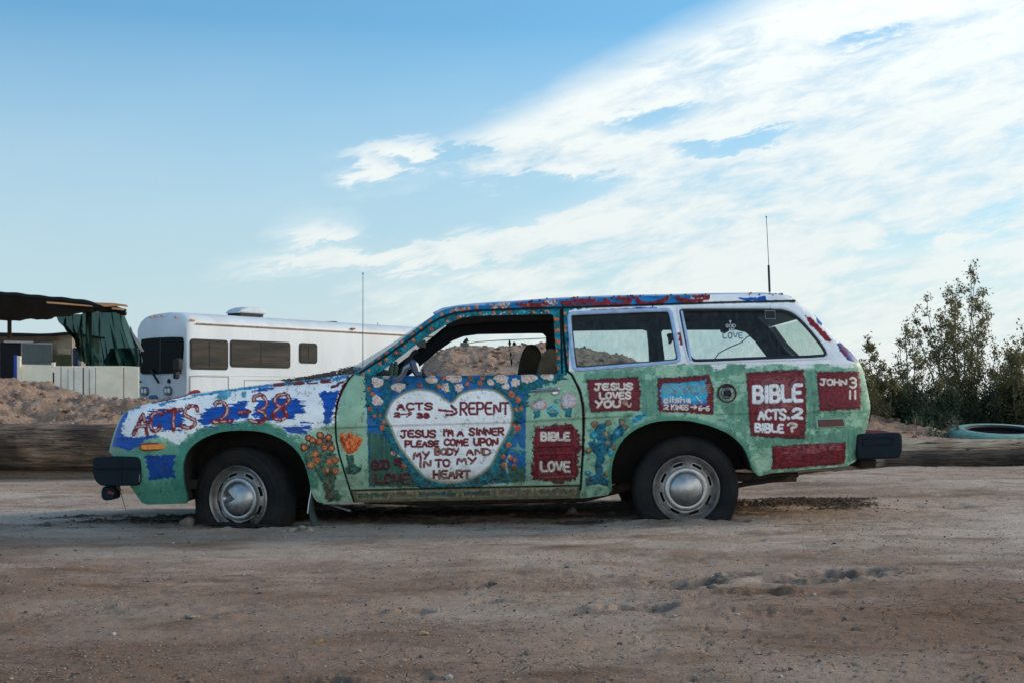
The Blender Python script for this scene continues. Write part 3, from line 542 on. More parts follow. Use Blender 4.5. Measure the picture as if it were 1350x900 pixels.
patch([(1024,396),(1050,395.5),(1051,399),(1026,399.5)], np.array([.20,.09,.03]), 1.4, .6, 0, op=.8, var=.7)
for P in [[(778,408.5),(850,405),(850,406.6),(778,410.5)],[(800,402.8),(880,400),(880,401.5),(800,404.4)]]: patch(P, RED*.8, .5, .4, 0, op=.8)
patch([(836,406),(866,405),(866,407.5),(837,408.5)], BLUE*1.2, .7, .4, 1)
stroke([(885,413),(892,445),(896,474)], 2.2, RED*.8, .001, .7); patch([(893,438),(899,437.5),(902,451),(897,455)], np.array([.28,.04,.03]), 1, .5, 1); stroke([(897,414),(905,455),(911,474)], 2.2, np.array([.10,.24,.50]), .002, .3)
# teal pillars with orange dots
pil = ((ID == FRAME) | ((ID == RAIL) & (PX < 592)) | ((ID == QUAR) & (PX < 750) & (PY < 491)))
area(pil*1., TEAL*1.15, 1, .5, nD+nE); HT += pil*.0035*(nD+nA)*2
area(((ID == RAIL) & (PX < 600) & (DTOP < 4+3*nE))*ss(545, 575, PX+20*nA), BLUE*np.array([2,3.5,1.3]), .9, .3, nB)
patch([(740,403),(781,401.5),(781,405),(765,408),(745,409)], TEAL, 1, .6, var=.6, relief=.003)
for k_ in range(110):                                   # chipped white flecks
    i_ = rng.integers(0, 60); x = rng.uniform(600, 728); dot(x, ix(DRIP, x)+rng.uniform(3.5, 6.5), rng.uniform(.5, .9), CREAM, .004) if k_ < 26 else None
def along(P, step, off, r0):
    P = np.array(P, float); seg = np.hypot(*np.diff(P, axis=0).T); cum = np.r_[0, np.cumsum(seg)]; s_ = step*.4
    while s_ < cum[-1]:
        x = np.interp(s_, cum, P[:, 0]); y = np.interp(s_, cum, P[:, 1]); o_ = off+rng.uniform(-.6, .6)
        dot(x+(o_ if P[0][0] == P[-1][0] or abs(P[-1][1]-P[0][1]) > 90 else 0)*.6, y+(o_ if abs(P[-1][1]-P[0][1]) < 95 else 0), r0*rng.uniform(.85, 1.15), ORANGE*rng.uniform(.7, 1.05), .009); s_ += step*rng.uniform(.6, 1.35)
along([p for p in DRIP if p[0] < 640], 13, -4.2, 2.2); along([p for p in DRIP if p[0] < 560], 14, 4.6, 2.2); along([(560,438),(600,419),(640,412.6),(728,410.5)], 24, 0, 2.0); along([(650,404),(735,401)], 30, 0, 1.8)
for (x, y) in [(731,421),(735,421),(732,436),(736,435),(733,449),(737,451),(733,462),(736,471),(735,484),(744,413),(744,430),(745,436),(745,456),(746,467),(748,477)]: dot(x, y, 2.3, ORANGE*rng.uniform(.75, 1.05), .009)
C_noart = None
# ---- panel gaps (real grooves), seams, dirt
def groove(P, w_, depth, col=np.array([.012,.012,.014]), s_all=True):
    xs = [p[0] for p in P]; ys = [p[1] for p in P]; s = sl_of(min(xs)-w_-2, min(ys)-w_-2, max(xs)+w_+2, max(ys)+w_+2)
    d = ldist(P, PX[s], PY[s]); m = 1-ss(w_/2-.3, w_/2+.5, d); HT[s] = HT[s]*(1-m)-depth*m
    if col is not None: C[s] = C[s]*(1-m[..., None])+col*m[..., None]
groove(CUT_F, 1.7, .018); groove(CUT_R, 2.3, .02); stroke([(x+1.7, y) for x, y in CUT_R if 495 < y < 640], 1.4, BURG, 0, .8)
groove([(462,646),(600,642.7),(766,639.5)], 1.5, .012); groove(DRIP, 2.2, .014, np.array([.015,.03,.045])); groove([(739,409),(740,450),(741,491)], 1.8, .014)
groove([(640,398.9),(640,399)], .1, 0)
groove([(1019,477),(1019,478)], .1, 0)
groove([(895,478.6),(1096,472.6)], 1.1, .005, None)
groove([(498,497.5),(600,497),(738,494.5)], 1.0, .004, None)
di = ss(560, 662, PY)*ss(-.15, .35, nE+.6*nD+.3)*.55
area(di*(PX > 400)*ss(590, 640, PY), np.array([.13,.105,.07]), .7, .3)
C *= (1+.025*nD[..., None])
chip = (nE > .34) & (nD > .10) & (PY > 500); C[chip] = C[chip]*.4+np.array([.06,.05,.045])*.6
C = np.clip(C, .002, .9)
# ------------------------------------------------------------------ flank mesh split into parts
YS = side_y(PX, PY, DTOP, DARCH)
def rebuild(step, dom, dy, relief, names, materials, parents, mirror, colour=True, rim=.03, idmap=None):
    sl = (slice(0, SH[0], step), slice(0, SH[1], step))
    px, py, ys, dm, cc, idd, ht = PX[sl].copy(), PY[sl].copy(), YS[sl], dom[sl], C[sl], (ID if idmap is None else idmap)[sl], HT[sl]
    h, w_ = px.shape
    gyy, gxx = np.gradient(dm, Q*step); g = np.hypot(gxx, gyy)+1e-6
    cen = (dm[:-1, :-1]+dm[1:, :-1]+dm[:-1, 1:]+dm[1:, 1:])/4; keep = cen < 0
    touch = np.zeros((h, w_), bool); cnt = np.zeros((h, w_), int)
    for a in (0, 1):
        for b in (0, 1): cnt[a:h-1+a, b:w_-1+b] += keep
    bd = (cnt > 0) & (cnt < 4)
    mv = np.where(bd, np.clip(dm, -1.3*Q*step, 1.3*Q*step), 0)
    px -= mv*gxx/g; py -= mv*gyy/g
    y = ys+dy-(ht*relief*ss(0, 1.5, -dm) if relief else 0)
    d = D0+y; X = (px-675)*d/F; Z = CH+(HY-py)*d/F
    if mirror: y = WID-y
    V = np.stack([X, y, Z], -1).reshape(-1, 3); col = cc.reshape(-1, 3)
    ii, jj = np.nonzero(keep); a = ii*w_+jj; quads = np.stack([a, a+w_, a+w_+1, a+1], 1)
    if mirror: quads = quads[:, ::-1]
    qid = idd[ii, jj]
    # rim: boundary edges drawn inwards
    if rim:
        E = np.concatenate([quads[:, [k, (k+1) % 4]] for k in range(4)]); eq = np.tile(np.arange(len(quads)), 4)
        key = np.minimum(E[:, 0], E[:, 1])*10**7+np.maximum(E[:, 0], E[:, 1]); u, inv, c_ = np.unique(key, return_inverse=True, return_counts=True)
        be = c_[inv] == 1; E = E[be]; eq = eq[be]
        used = np.unique(E); nidx = -np.ones(len(V), int); nidx[used] = len(V)+np.arange(len(used))
        add = V[used].copy(); add[:, 1] += rim*(-1 if mirror else 1); V = np.concatenate([V, add]); col = np.concatenate([col, col[used]])
        rq = np.stack([E[:, 1], E[:, 0], nidx[E[:, 0]], nidx[E[:, 1]]], 1)
        quads = np.concatenate([quads, rq]); qid = np.concatenate([qid, qid[eq]])
    # smooth normals over the whole flank
    p = V[quads]; n = np.cross(p[:, 2]-p[:, 0], p[:, 3]-p[:, 1]); main = len(quads)-(len(rq) if rim else 0)
    VN = np.zeros_like(V)
    for k in range(4): np.add.at(VN, quads[:main, k], n[:main])
    un = np.linalg.norm(VN, axis=1); VN[un > 0] /= un[un > 0, None]; fn = n/np.maximum(np.linalg.norm(n, axis=1), 1e-12)[:, None]
    out = {}
    for i_ in names:
        sel = np.nonzero(np.isin(qid, i_ if isinstance(i_, tuple) else (i_,)))[0]
        if not len(sel): continue
        q = quads[sel]; us, inv = np.unique(q, return_inverse=True); q2 = inv.reshape(-1, 4)
        me = bpy.data.meshes.new(names[i_]); me.vertices.add(len(us)); me.vertices.foreach_set('co', V[us].ravel())
        me.loops.add(len(sel)*4); me.loops.foreach_set('vertex_index', q2.ravel()); me.polygons.add(len(sel)); me.polygons.foreach_set('loop_start', np.arange(len(sel))*4)
        me.polygons.foreach_set('use_smooth', np.ones(len(sel), bool)); me.update(calc_edges=True)
        ca = me.color_attributes.new('paint', 'FLOAT_COLOR', 'POINT'); ca.data.foreach_set('color', np.c_[col[us], np.ones(len(us))].ravel().astype(np.float32))
        ln = VN[q]; rmask = sel >= main; ln[rmask] = fn[sel[rmask]][:, None, :]
        me.normals_split_custom_set(ln.reshape(-1, 3).tolist())
        o = link_mesh(names[i_], me, materials, parents(i_, out)); out[i_] = o
    return out
# =================================================================== CAR ASSEMBLY
PAINT = mat('painted_metal', (.5,.5,.5), .42, attr='paint', var=.13, vscale=14, bump=.0022, bscale=48, spec=.28)
NEUT = mat('mint_paint', tuple(MINT*.9), .45, var=.25, vscale=5, bump=.001, bscale=40, col2=(.10,.26,.17))
WHT = mat('chipped_white_paint', (.70,.74,.80), .5, var=.12, vscale=6, bump=.002, bscale=30)
BLACK = mat('black_trim', (.012,.014,.017), .75, var=.3, vscale=10)
UNDER = mat('underbody_grime', (.018,.016,.014), .95, var=.4, vscale=12, bump=.004, bscale=20)
RUBBER = mat('tyre_rubber', (.0045,.007,.010), .8, var=.4, vscale=5, bump=.002, bscale=60, spec=.2, col2=(.026,.024,.021))
CHROME = mat('chrome', (.45,.47,.50), .2, 1, var=.15, vscale=20)
STEEL = mat('dull_wheel_steel', (.27,.26,.245), .45, .8, var=.35, vscale=16, bump=.0004, bscale=120)
BUMPR = mat('bumper_rubber', (.003,.010,.017), .6, var=.4, vscale=8, bump=.002, bscale=60, spec=.2)
REDP = mat('red_paint', tuple(BURG*1.3), .45, var=.4, vscale=25, bump=.002, bscale=60)
BLUEW = mat('pale_blue_trim', (.36,.50,.72), .35, var=.2, vscale=20)
car = empty('painted_station_wagon', (0, .85, 0), 'old mint green station wagon covered in painted Bible verses and flowers, standing on flat tyres', 'car')
def car_parent(o_): return car
def par(i_, out):
    if i_ == 6: return out[DOOR]
    if i_ in (22, 23, 24, 30) or i_ > 100: return out.get(DOOR, car)
    if i_ in (31, 32, 33, 34, 35, 40): return out.get(QUAR, car)
    if i_ == 20: return out.get(FEND, car)
    return car
names = {FEND:'front_fender', DOOR:'front_door', QUAR:'quarter_panel', ROCK:'rocker_panel', RAIL:'roof_rail', FRAME:'window_surround', 20:'painted_flower_tree', 22:'heart_sign', 23:'painted_tulip', 24:'lock_rosette', 30:'scripture_plaque', 31:'scripture_plaque', 32:'scripture_plaque', 33:'scripture_plaque', 34:'scripture_plaque', 35:'blank_plaque', 40:'painted_cactus'}
for f_, kd in FLOW: names[f_] = 'painted_flower'
ID[(ID == 20) & (PX > xf)] = DOOR
near = rebuild(1, DOM, 0, 1.0, names, PAINT, par, False)
for i_, l in {22:'white heart with dark red words ACTS 2-38 REPENT', 30:'burgundy plaque reading BIBLE LOVE', 31:'burgundy plaque reading JESUS LOVES YOU', 32:'burgundy plaque with a blue field and Elisha verse', 33:'tall burgundy plaque reading BIBLE ACTS 2 BIBLE', 34:'burgundy plaque reading JOHN 3 11', 20:'clay tree with orange rose blooms', 40:'blue cactus tree with pale blossoms', 6:'teal surround dotted with orange flowers'}.items(): near[i_]['label'] = l
base_id = np.where(ID == FEND, FEND, np.where((ID == QUAR) | ((ID >= 31) & (ID <= 40) & (ID != 30)), QUAR, np.where(ID == RAIL, RAIL, np.where(ID == ROCK, ROCK, DOOR)))); base_id[ID == 20] = FEND; base_id[ID == FRAME] = FRAME
Ckeep = C.copy(); C[:] = MINT*(1+.3*nC[..., None]); area((PY < 479)*(PX > 742)*1., WHITE, 1); area(((base_id == FRAME) | (base_id == RAIL))*1., TEAL, 1)
rebuild(4, DOM, 0, 0, {FEND:'front_fender', DOOR:'front_door', QUAR:'quarter_panel', ROCK:'rocker_panel', RAIL:'roof_rail', FRAME:'window_surround'}, PAINT, par, True, idmap=base_id)
C[:] = Ckeep
# interior trim: same outline with smaller window openings, far side thick, near side thin
def shrink(P, d):
    return P
TD_near = np.maximum(np.maximum(OUT+4, -(W1)), np.maximum(-(W2), -(W3))); TD_near = np.maximum(TD_near, PY-505); TD_near = np.maximum(TD_near, 470-PX)
w1f = sdf([(505,495),(530,476),(560,452),(584,436),(600,430),(622,427),(700,425.5),(722,425.5),(727,430),(729,494)], PX, PY)
w2f = sdf([(757,425),(760,422),(876,419.5),(884,422),(890,470),(886,477),(764,483.5),(760,480)], PX, PY)
w3f = sdf([(905,424),(907,420),(1020,419.5),(1036,423),(1052,436),(1074,460),(1076,467),(1000,470.6),(922,473.6),(914,466)], PX, PY)
TD_far = np.maximum(np.maximum(OUT+4, -w1f), np.maximum(-w2f, -w3f)); TD_far = np.maximum(TD_far, PY-505); TD_far = np.maximum(TD_far, 470-PX)
for dm_, mir in ((TD_near, False), (TD_far, True)):
    rebuild(4, dm_, .045, 0, {0:'interior_trim'}, BLACK, lambda i, o: car, mir, idmap=np.zeros(SH, int))
# ------------------------------------------------------------------ lofted skin between the flanks
def inset(px, py): return float(side_y(np.array([float(px)]), np.array([float(py)]))[0])
def loft(name, pts, m, crown=0., bow=0., n=16, parent=None, dz=0., dy=0.0, dx=0., v0=0., v1=1., smooth=True, solid=0, flat_in=None, noise_=0., build=True):
    rows = []
    for i, (px, py) in enumerate(pts):
        Ye = (inset(px, py) if flat_in is None else flat_in)+dy; x, _, z = at(px, py, Ye)
        cr = crown[i] if isinstance(crown, (list, tuple)) else crown; bw = bow[i] if isinstance(bow, (list, tuple)) else bow
        row = []
        for k in range(n+1):
            v = v0+(v1-v0)*k/n; q = 1-(2*v-1)**4 if False else 4*v*(1-v); q = q**.7
            row.append((x+bw*q+dx, Ye+(WID-2*Ye)*v, z+cr*q+dz+(noise_*random.uniform(-1, 1))))
        rows.append(row)
    mb = MB().grid(rows)
    if not build: return mb
    o = mb.build(name, m, parent or car)
    if solid:
        md = o.modifiers.new('thickness', 'SOLIDIFY'); md.thickness = solid; md.offset = 0
    return o
def seg(x0, x1, P=None): return [p for p in (P or TOP) if x0 <= p[0] <= x1]
hood_pts = [p for p in TOP if 164 <= p[0] <= 458]
HOODM = mat('hood_paint', (.50,.58,.66), .45, var=.2, vscale=3.5, bump=.004, bscale=14, col2=(.05,.22,.38))
hood = loft('hood', hood_pts, HOODM, crown=[.0+.012*min(1, i/5) for i in range(len(hood_pts))], n=24)
loft('cowl', [(458,493),(466,495),(474,494)], BLACK, crown=.0, bow=-.14, n=20, dy=.03)
roof_pts = [p for p in TOP if 574 <= p[0] <= 1052 and p[1] < 415]
ROOFM = mat('roof_paint', (.60,.64,.70), .5, var=.3, vscale=3, bump=.004, bscale=12, col2=(.05,.16,.45))
roof = loft('roof', roof_pts, ROOFM, crown=.033, bow=[-.04 if i < 2 else -.0 for i in range(len(roof_pts))], n=24)
loft('headliner', [(578,417),(600,412),(640,409),(724,407),(878,404),(1000,403),(1042,404)], BLACK, crown=.018, n=12, dy=.05, dz=-.012)
# windscreen
WG = glass_mat('windscreen_glass', (.88,.93,.93), .14, (.45,.5,.52), .35)
ws = [(469,493),(480,484),(506.7,465),(533,446),(557,427.7),(574,415)]
loft('windscreen', ws, WG, bow=[-.165,-.155,-.13,-.10,-.075,-.05], n=20, dy=.0)
# tailgate with its own glass
tg = [(1052,398),(1062,406),(1073.7,415)]; tgb = [(1121,463),(1130,474),(1137,483)]
loft('tailgate', tg, WHT, bow=.03, crown=.01); tl = loft('tailgate', tgb+[(1141,500),(1146,525),(1148,538),(1146,550),(1143,562)], WHT, bow=.045, n=20)
HG = glass_mat('rear_glass', (.75,.86,.80), .32, (.50,.60,.54), .3, lucent=True)
mid = [(1073.7,415),(1097,441),(1121,463)]
loft('tailgate_glass', mid, HG, bow=.035, v0=.08, v1=.92, parent=tl)
for a_, b_ in ((0, .08), (.92, 1)): loft('tailgate_pillar', mid, WHT, bow=.035, v0=a_, v1=b_, n=3, parent=tl)
loft('rear_valance', [(1143,562),(1137,583),(1130,604)], NEUT, bow=.03)
loft('tail_lamp', [(1146.5,528),(1148.2,540),(1144.5,556)], mat('lamp_red', (.30,.01,.01), .2, coat=.5), bow=.03, v0=.03, v1=.24, dx=.012, n=5); loft('tail_lamp', [(1146.5,528),(1148.2,540),(1144.5,556)], MATS['lamp_red'], bow=.03, v0=.76, v1=.97, dx=.012, n=5)
# nose
loft('nose_panel', [(146,596),(147.6,587),(150,578),(153.4,567),(157,557),(160.6,549.5),(164,545)], NEUT, bow=-.09, crown=.0, n=20)
mbg = MB()
for k in range(9):
    r_ = loft('', [(149.2+k*.9, 588-k*3.2),(148.8+k*.9, 589.4-k*3.2)], None, bow=-.10, v0=.28, v1=.72, dx=-.015, n=6, build=False); mbg.add(r_.v, r_.f)
mbg.build('grille', CHROME, car)
for v in (.14, .86):
    x, _, z = at(149.5, 577, .15); x += .14; yy = WID*v; hl = MB()
    ring = [[(x-.085-.03*math.cos(a)*(1 if a < 1.6 else 0)*.0-.02*(1-r/.09), yy+r*math.sin(b), z+r*math.cos(b)) for b in np.linspace(0, 2*math.pi, 21)] for r in (.001,.04,.075,.09) for a in (0,)]
    hl.grid(ring).build('headlight', mat('lamp_glass', (.75,.78,.8), .1, coat=.6), car)
loft('front_valance', [(150,602),(161,616),(172,641),(187,662),(195,664.5)], NEUT, bow=-.05)
# floor pan, wells
def z_at(py): return CH+(HY-py)*D0/F
def x_at(px): return (px-675)*D0/F
class _FP:
    def box(s, *a): MB().box(*a).build('floor_pan', UNDER, car, smooth=False)
fp = _FP()
fp.box(((x_at(420)+x_at(800))/2, WID/2, z_at(648)), (x_at(800)-x_at(420), WID-.2, .05)); fp.box(((x_at(990)+x_at(1120))/2, WID/2, z_at(598)), (x_at(1120)-x_at(985), WID-.25, .05)); fp.box(((x_at(170)+x_at(250))/2, WID/2, z_at(640)), (.35, WID-.3, .05))
fp.box((x_at(470), WID/2, z_at(590)), (.05, WID-.2, .42)); fp.box((x_at(1100), WID/2, z_at(560)), (.05, WID-.3, .3))
pipe = MB(); pipe.tube([at(480,657,.35), at(560,660,.4), at(640,658,.45), at(770,655,.45), at(830,640,.5), at(900,622,.5), at(1000,630,.35), at(1050,628,.3)], .028); pipe.build('exhaust_pipe', mat('rusty_pipe', (.07,.045,.03), .8, var=.5, vscale=20), car)
sp = MB(); sp.tube([at(965,641,.3), at(985,637,.3), at(1020,632,.3), at(1052,625,.3)], .016, 6); sp.build('leaf_spring', UNDER, car)
def well(arch, ymin, cx, r):
    A = [p for p in arch if p[1] < ymin]; rows = []
    for px, py in A:
        Ye = inset(px, py)+.02; x, _, z = at(px, py, Ye); rows.append([(x, Ye+(.42-Ye)*k/4, z+.01) for k in range(5)])
    o = MB().grid(rows)
    n = len(A); vs = [(rows[i][4]) for i in range(n)]; o.add(vs, [tuple(range(n))])
    return o
for arch, lim in ((ARCH_F, 664), (ARCH_R, 646)):
    o = well(arch, lim, 0, 0).build('wheel_well', UNDER, car)
    m2 = MB(); m2.v = [(x, WID-y, z) for x, y, z in well(arch, lim, 0, 0).v]; m2.f = well(arch, lim, 0, 0).f; m2.build('wheel_well', UNDER, car)
ax = MB(); ax.tube([(x_at(902), .2, .22), (x_at(902), WID-.2, .22)], .05); ax.build('axle', UNDER, car); ax = MB(); ax.tube([(x_at(325), .25, .2), (x_at(325), WID-.25, .2)], .035); ax.build('axle', UNDER, car); MB().box((x_at(902), WID/2, .22), (.28,.3,.26)).build('differential', UNDER, car, bevel=.06); MB().box((x_at(340), WID/2, .25), (.7,.6,.16)).build('engine_sump', UNDER, car, bevel=.03)
# ------------------------------------------------------------------ wheels
def revolve(prof, n=64, y0=0):
    """profile (y, r): y outwards is negative"""
    mb = MB(); mb.grid([[(r*math.cos(2*math.pi*k/n), y, r*math.sin(2*math.pi*k/n)) for k in range(n+1)] for y, r in prof]); return mb
def weld(o):
    bm = bmesh.new(); bm.from_mesh(o.data); bmesh.ops.remove_doubles(bm, verts=bm.verts, dist=1e-5); bmesh.ops.recalc_face_normals(bm, faces=bm.faces); bm.to_mesh(o.data); bm.free(); return o
def make_wheel(cx, cy, cz, yaw, rimr, tyr, dent, flip=False, ground=0.0):
    M_ = Matrix.Translation((cx, cy, cz)) @ Matrix.Rotation(yaw, 4, 'Z') @ (Matrix.Scale(-1, 4, (0,1,0)) if flip else Matrix.Identity(4))
    wheel = empty('wheel', (cx, cy, cz)); wheel.parent = car; wheel.matrix_parent_inverse = wm(car).inverted()
    def fin(mb, name, m, **k):
        mb.v = [tuple(M_ @ Vector(v)) for v in mb.v]; o = mb.build(name, m, wheel, **k); weld(o)
        o.data.polygons.foreach_set('use_smooth', [True]*len(o.data.polygons)); o.data.set_sharp_from_angle(angle=R(38)); return o
    h = .085; s_ = rimr
    t = revolve([(-h*.55, s_*.97), (-h*.80, s_*1.0), (-h*.98, s_*1.07), (-h*1.10, s_*1.16), (-h*1.125, s_*1.19), (-h*1.12, s_*1.21), (-h*1.14, s_*1.30), (-h*1.16, s_*1.33), (-h*1.145, s_*1.36), (-h*1.13, s_*1.44), (-h*1.05, tyr*.93), (-h*1.07, tyr*.945), (-h*.92, tyr*.972), (-h*.80, tyr*.992), (-h*.5, tyr), (0, tyr*1.003), (h*.5, tyr), (h*.8, tyr*.99), (h*1.0, tyr*.93), (h*1.12, s_*1.3), (h*.98, s_*1.07), (h*.7, s_*.97)], 96)
    # tread grooves
    vs = [];
    for (x, y, z) in t.v:
        r = math.hypot(x, z); a = math.atan2(z, x); gz = cz+z
        if gz < ground+.02:                       # deflated: flattened on the ground, bulging sidewall
            f = min(1, (ground+.02-gz)/.10); y = y*(1+.28*f); z = ground-cz-.012+(.012 if r < tyr*.9 else 0); x *= 1+.035*math.sqrt(f)
        elif gz < ground+.10: y = y*(1+.28*(ground+.10-gz)/.10*.8); x *= 1+.03*((ground+.10-gz)/.08)**2
        vs.append((x, y, z))
    t.v = vs; fin(t, 'tyre', RUBBER)
    # rim with real slots
    n = 96; prof = [(-h*.80, s_*1.02), (-h*1.0, s_*1.03), (-h*1.08, s_*.99), (-h*1.0, s_*.955), (-h*.86, s_*.93), (-h*.66, s_*.88), (-h*.62, s_*.85), (-h*.70, s_*.81), (-h*.80, s_*.725), (-h*.78, s_*.69), (-h*.80, s_*.60), (-h*.8, s_*.10)]
    g = MB(); P = [[(r*math.cos(2*math.pi*k/n), y, r*math.sin(2*math.pi*k/n)) for k in range(n)] for y, r in prof]; g.v = [v for r_ in P for v in r_]
    for i in range(len(prof)-1):
        for k in range(n):
            if i == 7 and (k % 12) in (2, 3, 4, 5, 6, 7): continue
            g.f.append((i*n+k, i*n+(k+1) % n, (i+1)*n+(k+1) % n, (i+1)*n+k))
    ro = fin(g, 'rim', STEEL); md = ro.modifiers.new('thickness', 'SOLIDIFY'); md.thickness = .004; md.offset = -1
    b = MB(); P = revolve([(-h*.3, .01), (-h*.3, s_*.95), (h*.6, s_*.97)], 32); fin(P, 'brake_drum', UNDER)
    c = revolve([(-h*.78, s_*.665), (-h*.98, s_*.645), (-h*1.02, s_*.60), (-h*.99, s_*.53), (-h*1.02, s_*.515), (-h*1.10, s_*.50), (-h*1.20, s_*.45), (-h*1.30, s_*.34), (-h*1.42, s_*.15), (-h*1.43, s_*.004)], 72)
    if dent:
        v2 = []
        for (x, y, z) in c.v:
            r = math.hypot(x, z)/s_
            if r < .52:
                a = math.atan2(z, x); da = abs(((a-math.pi*.97+math.pi) % (2*math.pi))-math.pi)
                y += .030*max(0, 1-da/.55)*ss(.0, .42, np.array(r))*(1-ss(.47, .52, np.array(r)))+.010*math.exp(-((x/s_+.10)/.25)**2-((z/s_-.10)/.2)**2)*(1-ss(.42, .52, np.array(r)))
            v2.append((x, float(y), z))
        c.v = v2
    fin(c, 'hubcap', mat('hubcap_metal', (.36,.36,.36), .33, .9, var=.25, vscale=26, bump=.0003, bscale=100))
    vlv = MB(); vlv.tube([(s_*.62, -h*.85, s_*-.42), (s_*.66, -h*1.25, s_*-.45)], .006); fin(vlv, 'valve', BLACK)
    return wheel
zr = CH+(HY-642.5)*8.10/F
make_wheel(*at(902.5, 643.0, .135), 0, .186, .300, False, ground=.008)
yawf = R(-21); cxf = at(325, 655.5, .20)
make_wheel(cxf[0], .175, cxf[2], yawf, .186, .296, True, ground=-.004)
make_wheel(x_at(902)+.02, WID-.135, .20, 0, .186, .300, False, True, .0); make_wheel(cxf[0], WID-.175, .16, yawf, .186, .296, False, True, 0)
# ------------------------------------------------------------------ bumpers, lamps, trim
def end_cap(poly, y0, y1, name, m, par_=None, bev=.012):
    poly = chaikin(poly, 1, True) if len(poly) > 4 else poly
    ys_ = .035 if y0 > 1 else y0                     # far-side ends repeat the near side's shape
    return MB().prism(poly, lambda a, b: (at(a, b, ys_)[0], y0, at(a, b, ys_)[2]), lambda a, b: (at(a, b, ys_)[0], y1, at(a, b, ys_)[2])).build(name, m, par_ or car, bevel=bev, smooth=True)
fb = end_cap([(121.5,606),(124,603),(129,601.5),(178,601.3),(184,603.5),(186,610),(185.5,632),(183,638),(178,639.5),(137,640.5),(128,637),(122.5,628)], .035, .13, 'front_bumper', BUMPR, bev=.018)
MB().prism([(122,606),(126,603),(150,603),(152,637),(137,638.5),(128,635),(123,626)], lambda a, b: at(a, b, .12), lambda a, b: (at(a, b, .12)[0]-.0, WID-.12, at(a, b, .12)[2])).build('bumper_bar', BUMPR, fb, bevel=.015)
end_cap([(121.5,606),(129,601.5),(184,603.5),(185.5,632),(178,639.5),(137,640.5),(122.5,628)], WID-.13, WID-.035, 'bumper_end', BUMPR, fb)
for p in [[(123,617),(150,617.5),(184,616.5)],[(159,603),(159.5,620),(159,638)]]: MB().tube([at(a, b, .034) for a, b in p], .006, 6).build('bumper_rib', BUMPR, fb)
MB().box(at(184.5,628,.05), (.007,.03,.06)).build('bumper_seal', STEEL, fb, bevel=.003)
lo = end_cap([(133,645),(136,640),(149,639),(152.5,644),(152,655),(149,658.5),(136,659.5),(133,655)], .10, .22, 'fog_lamp', BUMPR)
MB().box(at(146,649,.097), (.035,.006,.014), Matrix.Rotation(R(15), 3, 'Y')).build('red_smear', REDP, lo, bevel=.002)
wr = MB(); wr.tube([at(153,641,.1), at(158,645,.1), at(161,655,.09), at(166,672,.09)], .002, 5); wr.tube([at(154,640,.1), at(163,647,.11), at(160,652,.1)], .002, 5); wr.build('loose_wire', mat('twine', (.16,.11,.06), .9), car)
rb = end_cap([(1129,576),(1131,572),(1137,571.2),(1184,569),(1188.5,571),(1190,576),(1190,594),(1187,601.5),(1182,603.5),(1134,605.5),(1129.5,603)], .03, .13, 'rear_bumper', BUMPR, bev=.016)
MB().prism([(1160,571),(1186,570),(1189,576),(1189,594),(1184,602),(1160,602)], lambda a, b: at(a, b, .12), lambda a, b: (at(a, b, .12)[0]-.0, WID-.12, at(a, b, .12)[2])).build('bumper_bar', BUMPR, rb, bevel=.015)
end_cap([(1129,576),(1137,571),(1184,569),(1190,576),(1190,594),(1182,603.5),(1134,605.5)], WID-.13, WID-.03, 'bumper_end', BUMPR, rb)
q_ = [(1139,577.5),(1176,576),(1178,578),(1178,583),(1176,585),(1140,586.5),(1138,584),(1138,579)]; MB().tube([at(a, b, .026) for a, b in q_+q_[:1]], .0035, 6).build('bumper_rib', BUMPR, rb)
MB().prism([(1141,566),(1160,566.5),(1172,568),(1175,570.5),(1141,571)], lambda a, b: at(a, b, .14), lambda a, b: (at(a, b, .14)[0], WID-.2, at(a, b, .14)[2])).build('bumper_step', REDP, rb, bevel=.006)
MB().box(at(1136,609,.3), (.10,.3,.05)).build('bumper_bracket', UNDER, rb, bevel=.01)
# marker lamps
ml = end_cap([(183,586),(186,583.5),(217,582.3),(219.5,584.5),(219.8,591),(217,593),(188,594),(184.5,592)], float(inset(200,588))-.008, float(inset(200,588))+.03, 'marker_lamp_bezel', REDP, bev=.004)
end_cap([(185,587.5),(187.5,585.5),(215.5,584.6),(217.5,586),(217.5,590),(215.5,591.5),(189,592.3),(186,591)], float(inset(200,588))-.014, float(inset(200,588)), 'lamp_lens', mat('amber_lens', (.78,.25,.025), .4, var=.3, vscale=40), ml, bev=.004)
yq = float(inset(1095, 557))
rl = end_cap([(1074.5,550),(1114.5,549),(1116,562.5),(1076,564)], yq-.008, yq+.02, 'marker_lamp_bezel', NEUT, bev=.004)
end_cap([(1078.5,553),(1112,552),(1113,560.5),(1079.5,562)], yq-.013, yq, 'lamp_lens', mat('dark_red_lens', (.09,.008,.012), .35, var=.3, vscale=40), rl, bev=.003)
# fuel filler
yf = float(inset(958, 518)); fx, _, fz = at(958.3, 517.8, yf)
def disc(mb, x, z, y, r0, r1, y1, n=36): mb.grid([[(x+r*math.cos(2*math.pi*k/n), yy, z+r*math.sin(2*math.pi*k/n)) for k in range(n+1)] for r, yy in ((r0, y), (r1, y1))])
fc = MB(); 
for r0, y0, r1, y1 in ((.056,yf+.012,.054,yf-.010),(.054,yf-.010,.047,yf-.012),(.047,yf-.012,.043,yf+.004),(.043,yf+.004,.001,yf+.004)): disc(fc, fx, fz, y0, r0, r1, y1)
fcap = fc.build('fuel_filler', mat('filler_rubber', (.05,.02,.02), .6, var=.5, vscale=30), car)
fc = MB()
for r0, y0, r1, y1 in ((.032,yf+.004,.031,yf-.016),(.031,yf-.016,.023,yf-.018),(.023,yf-.018,.020,yf-.004)): disc(fc, fx, fz, y0, r0, r1, y1)
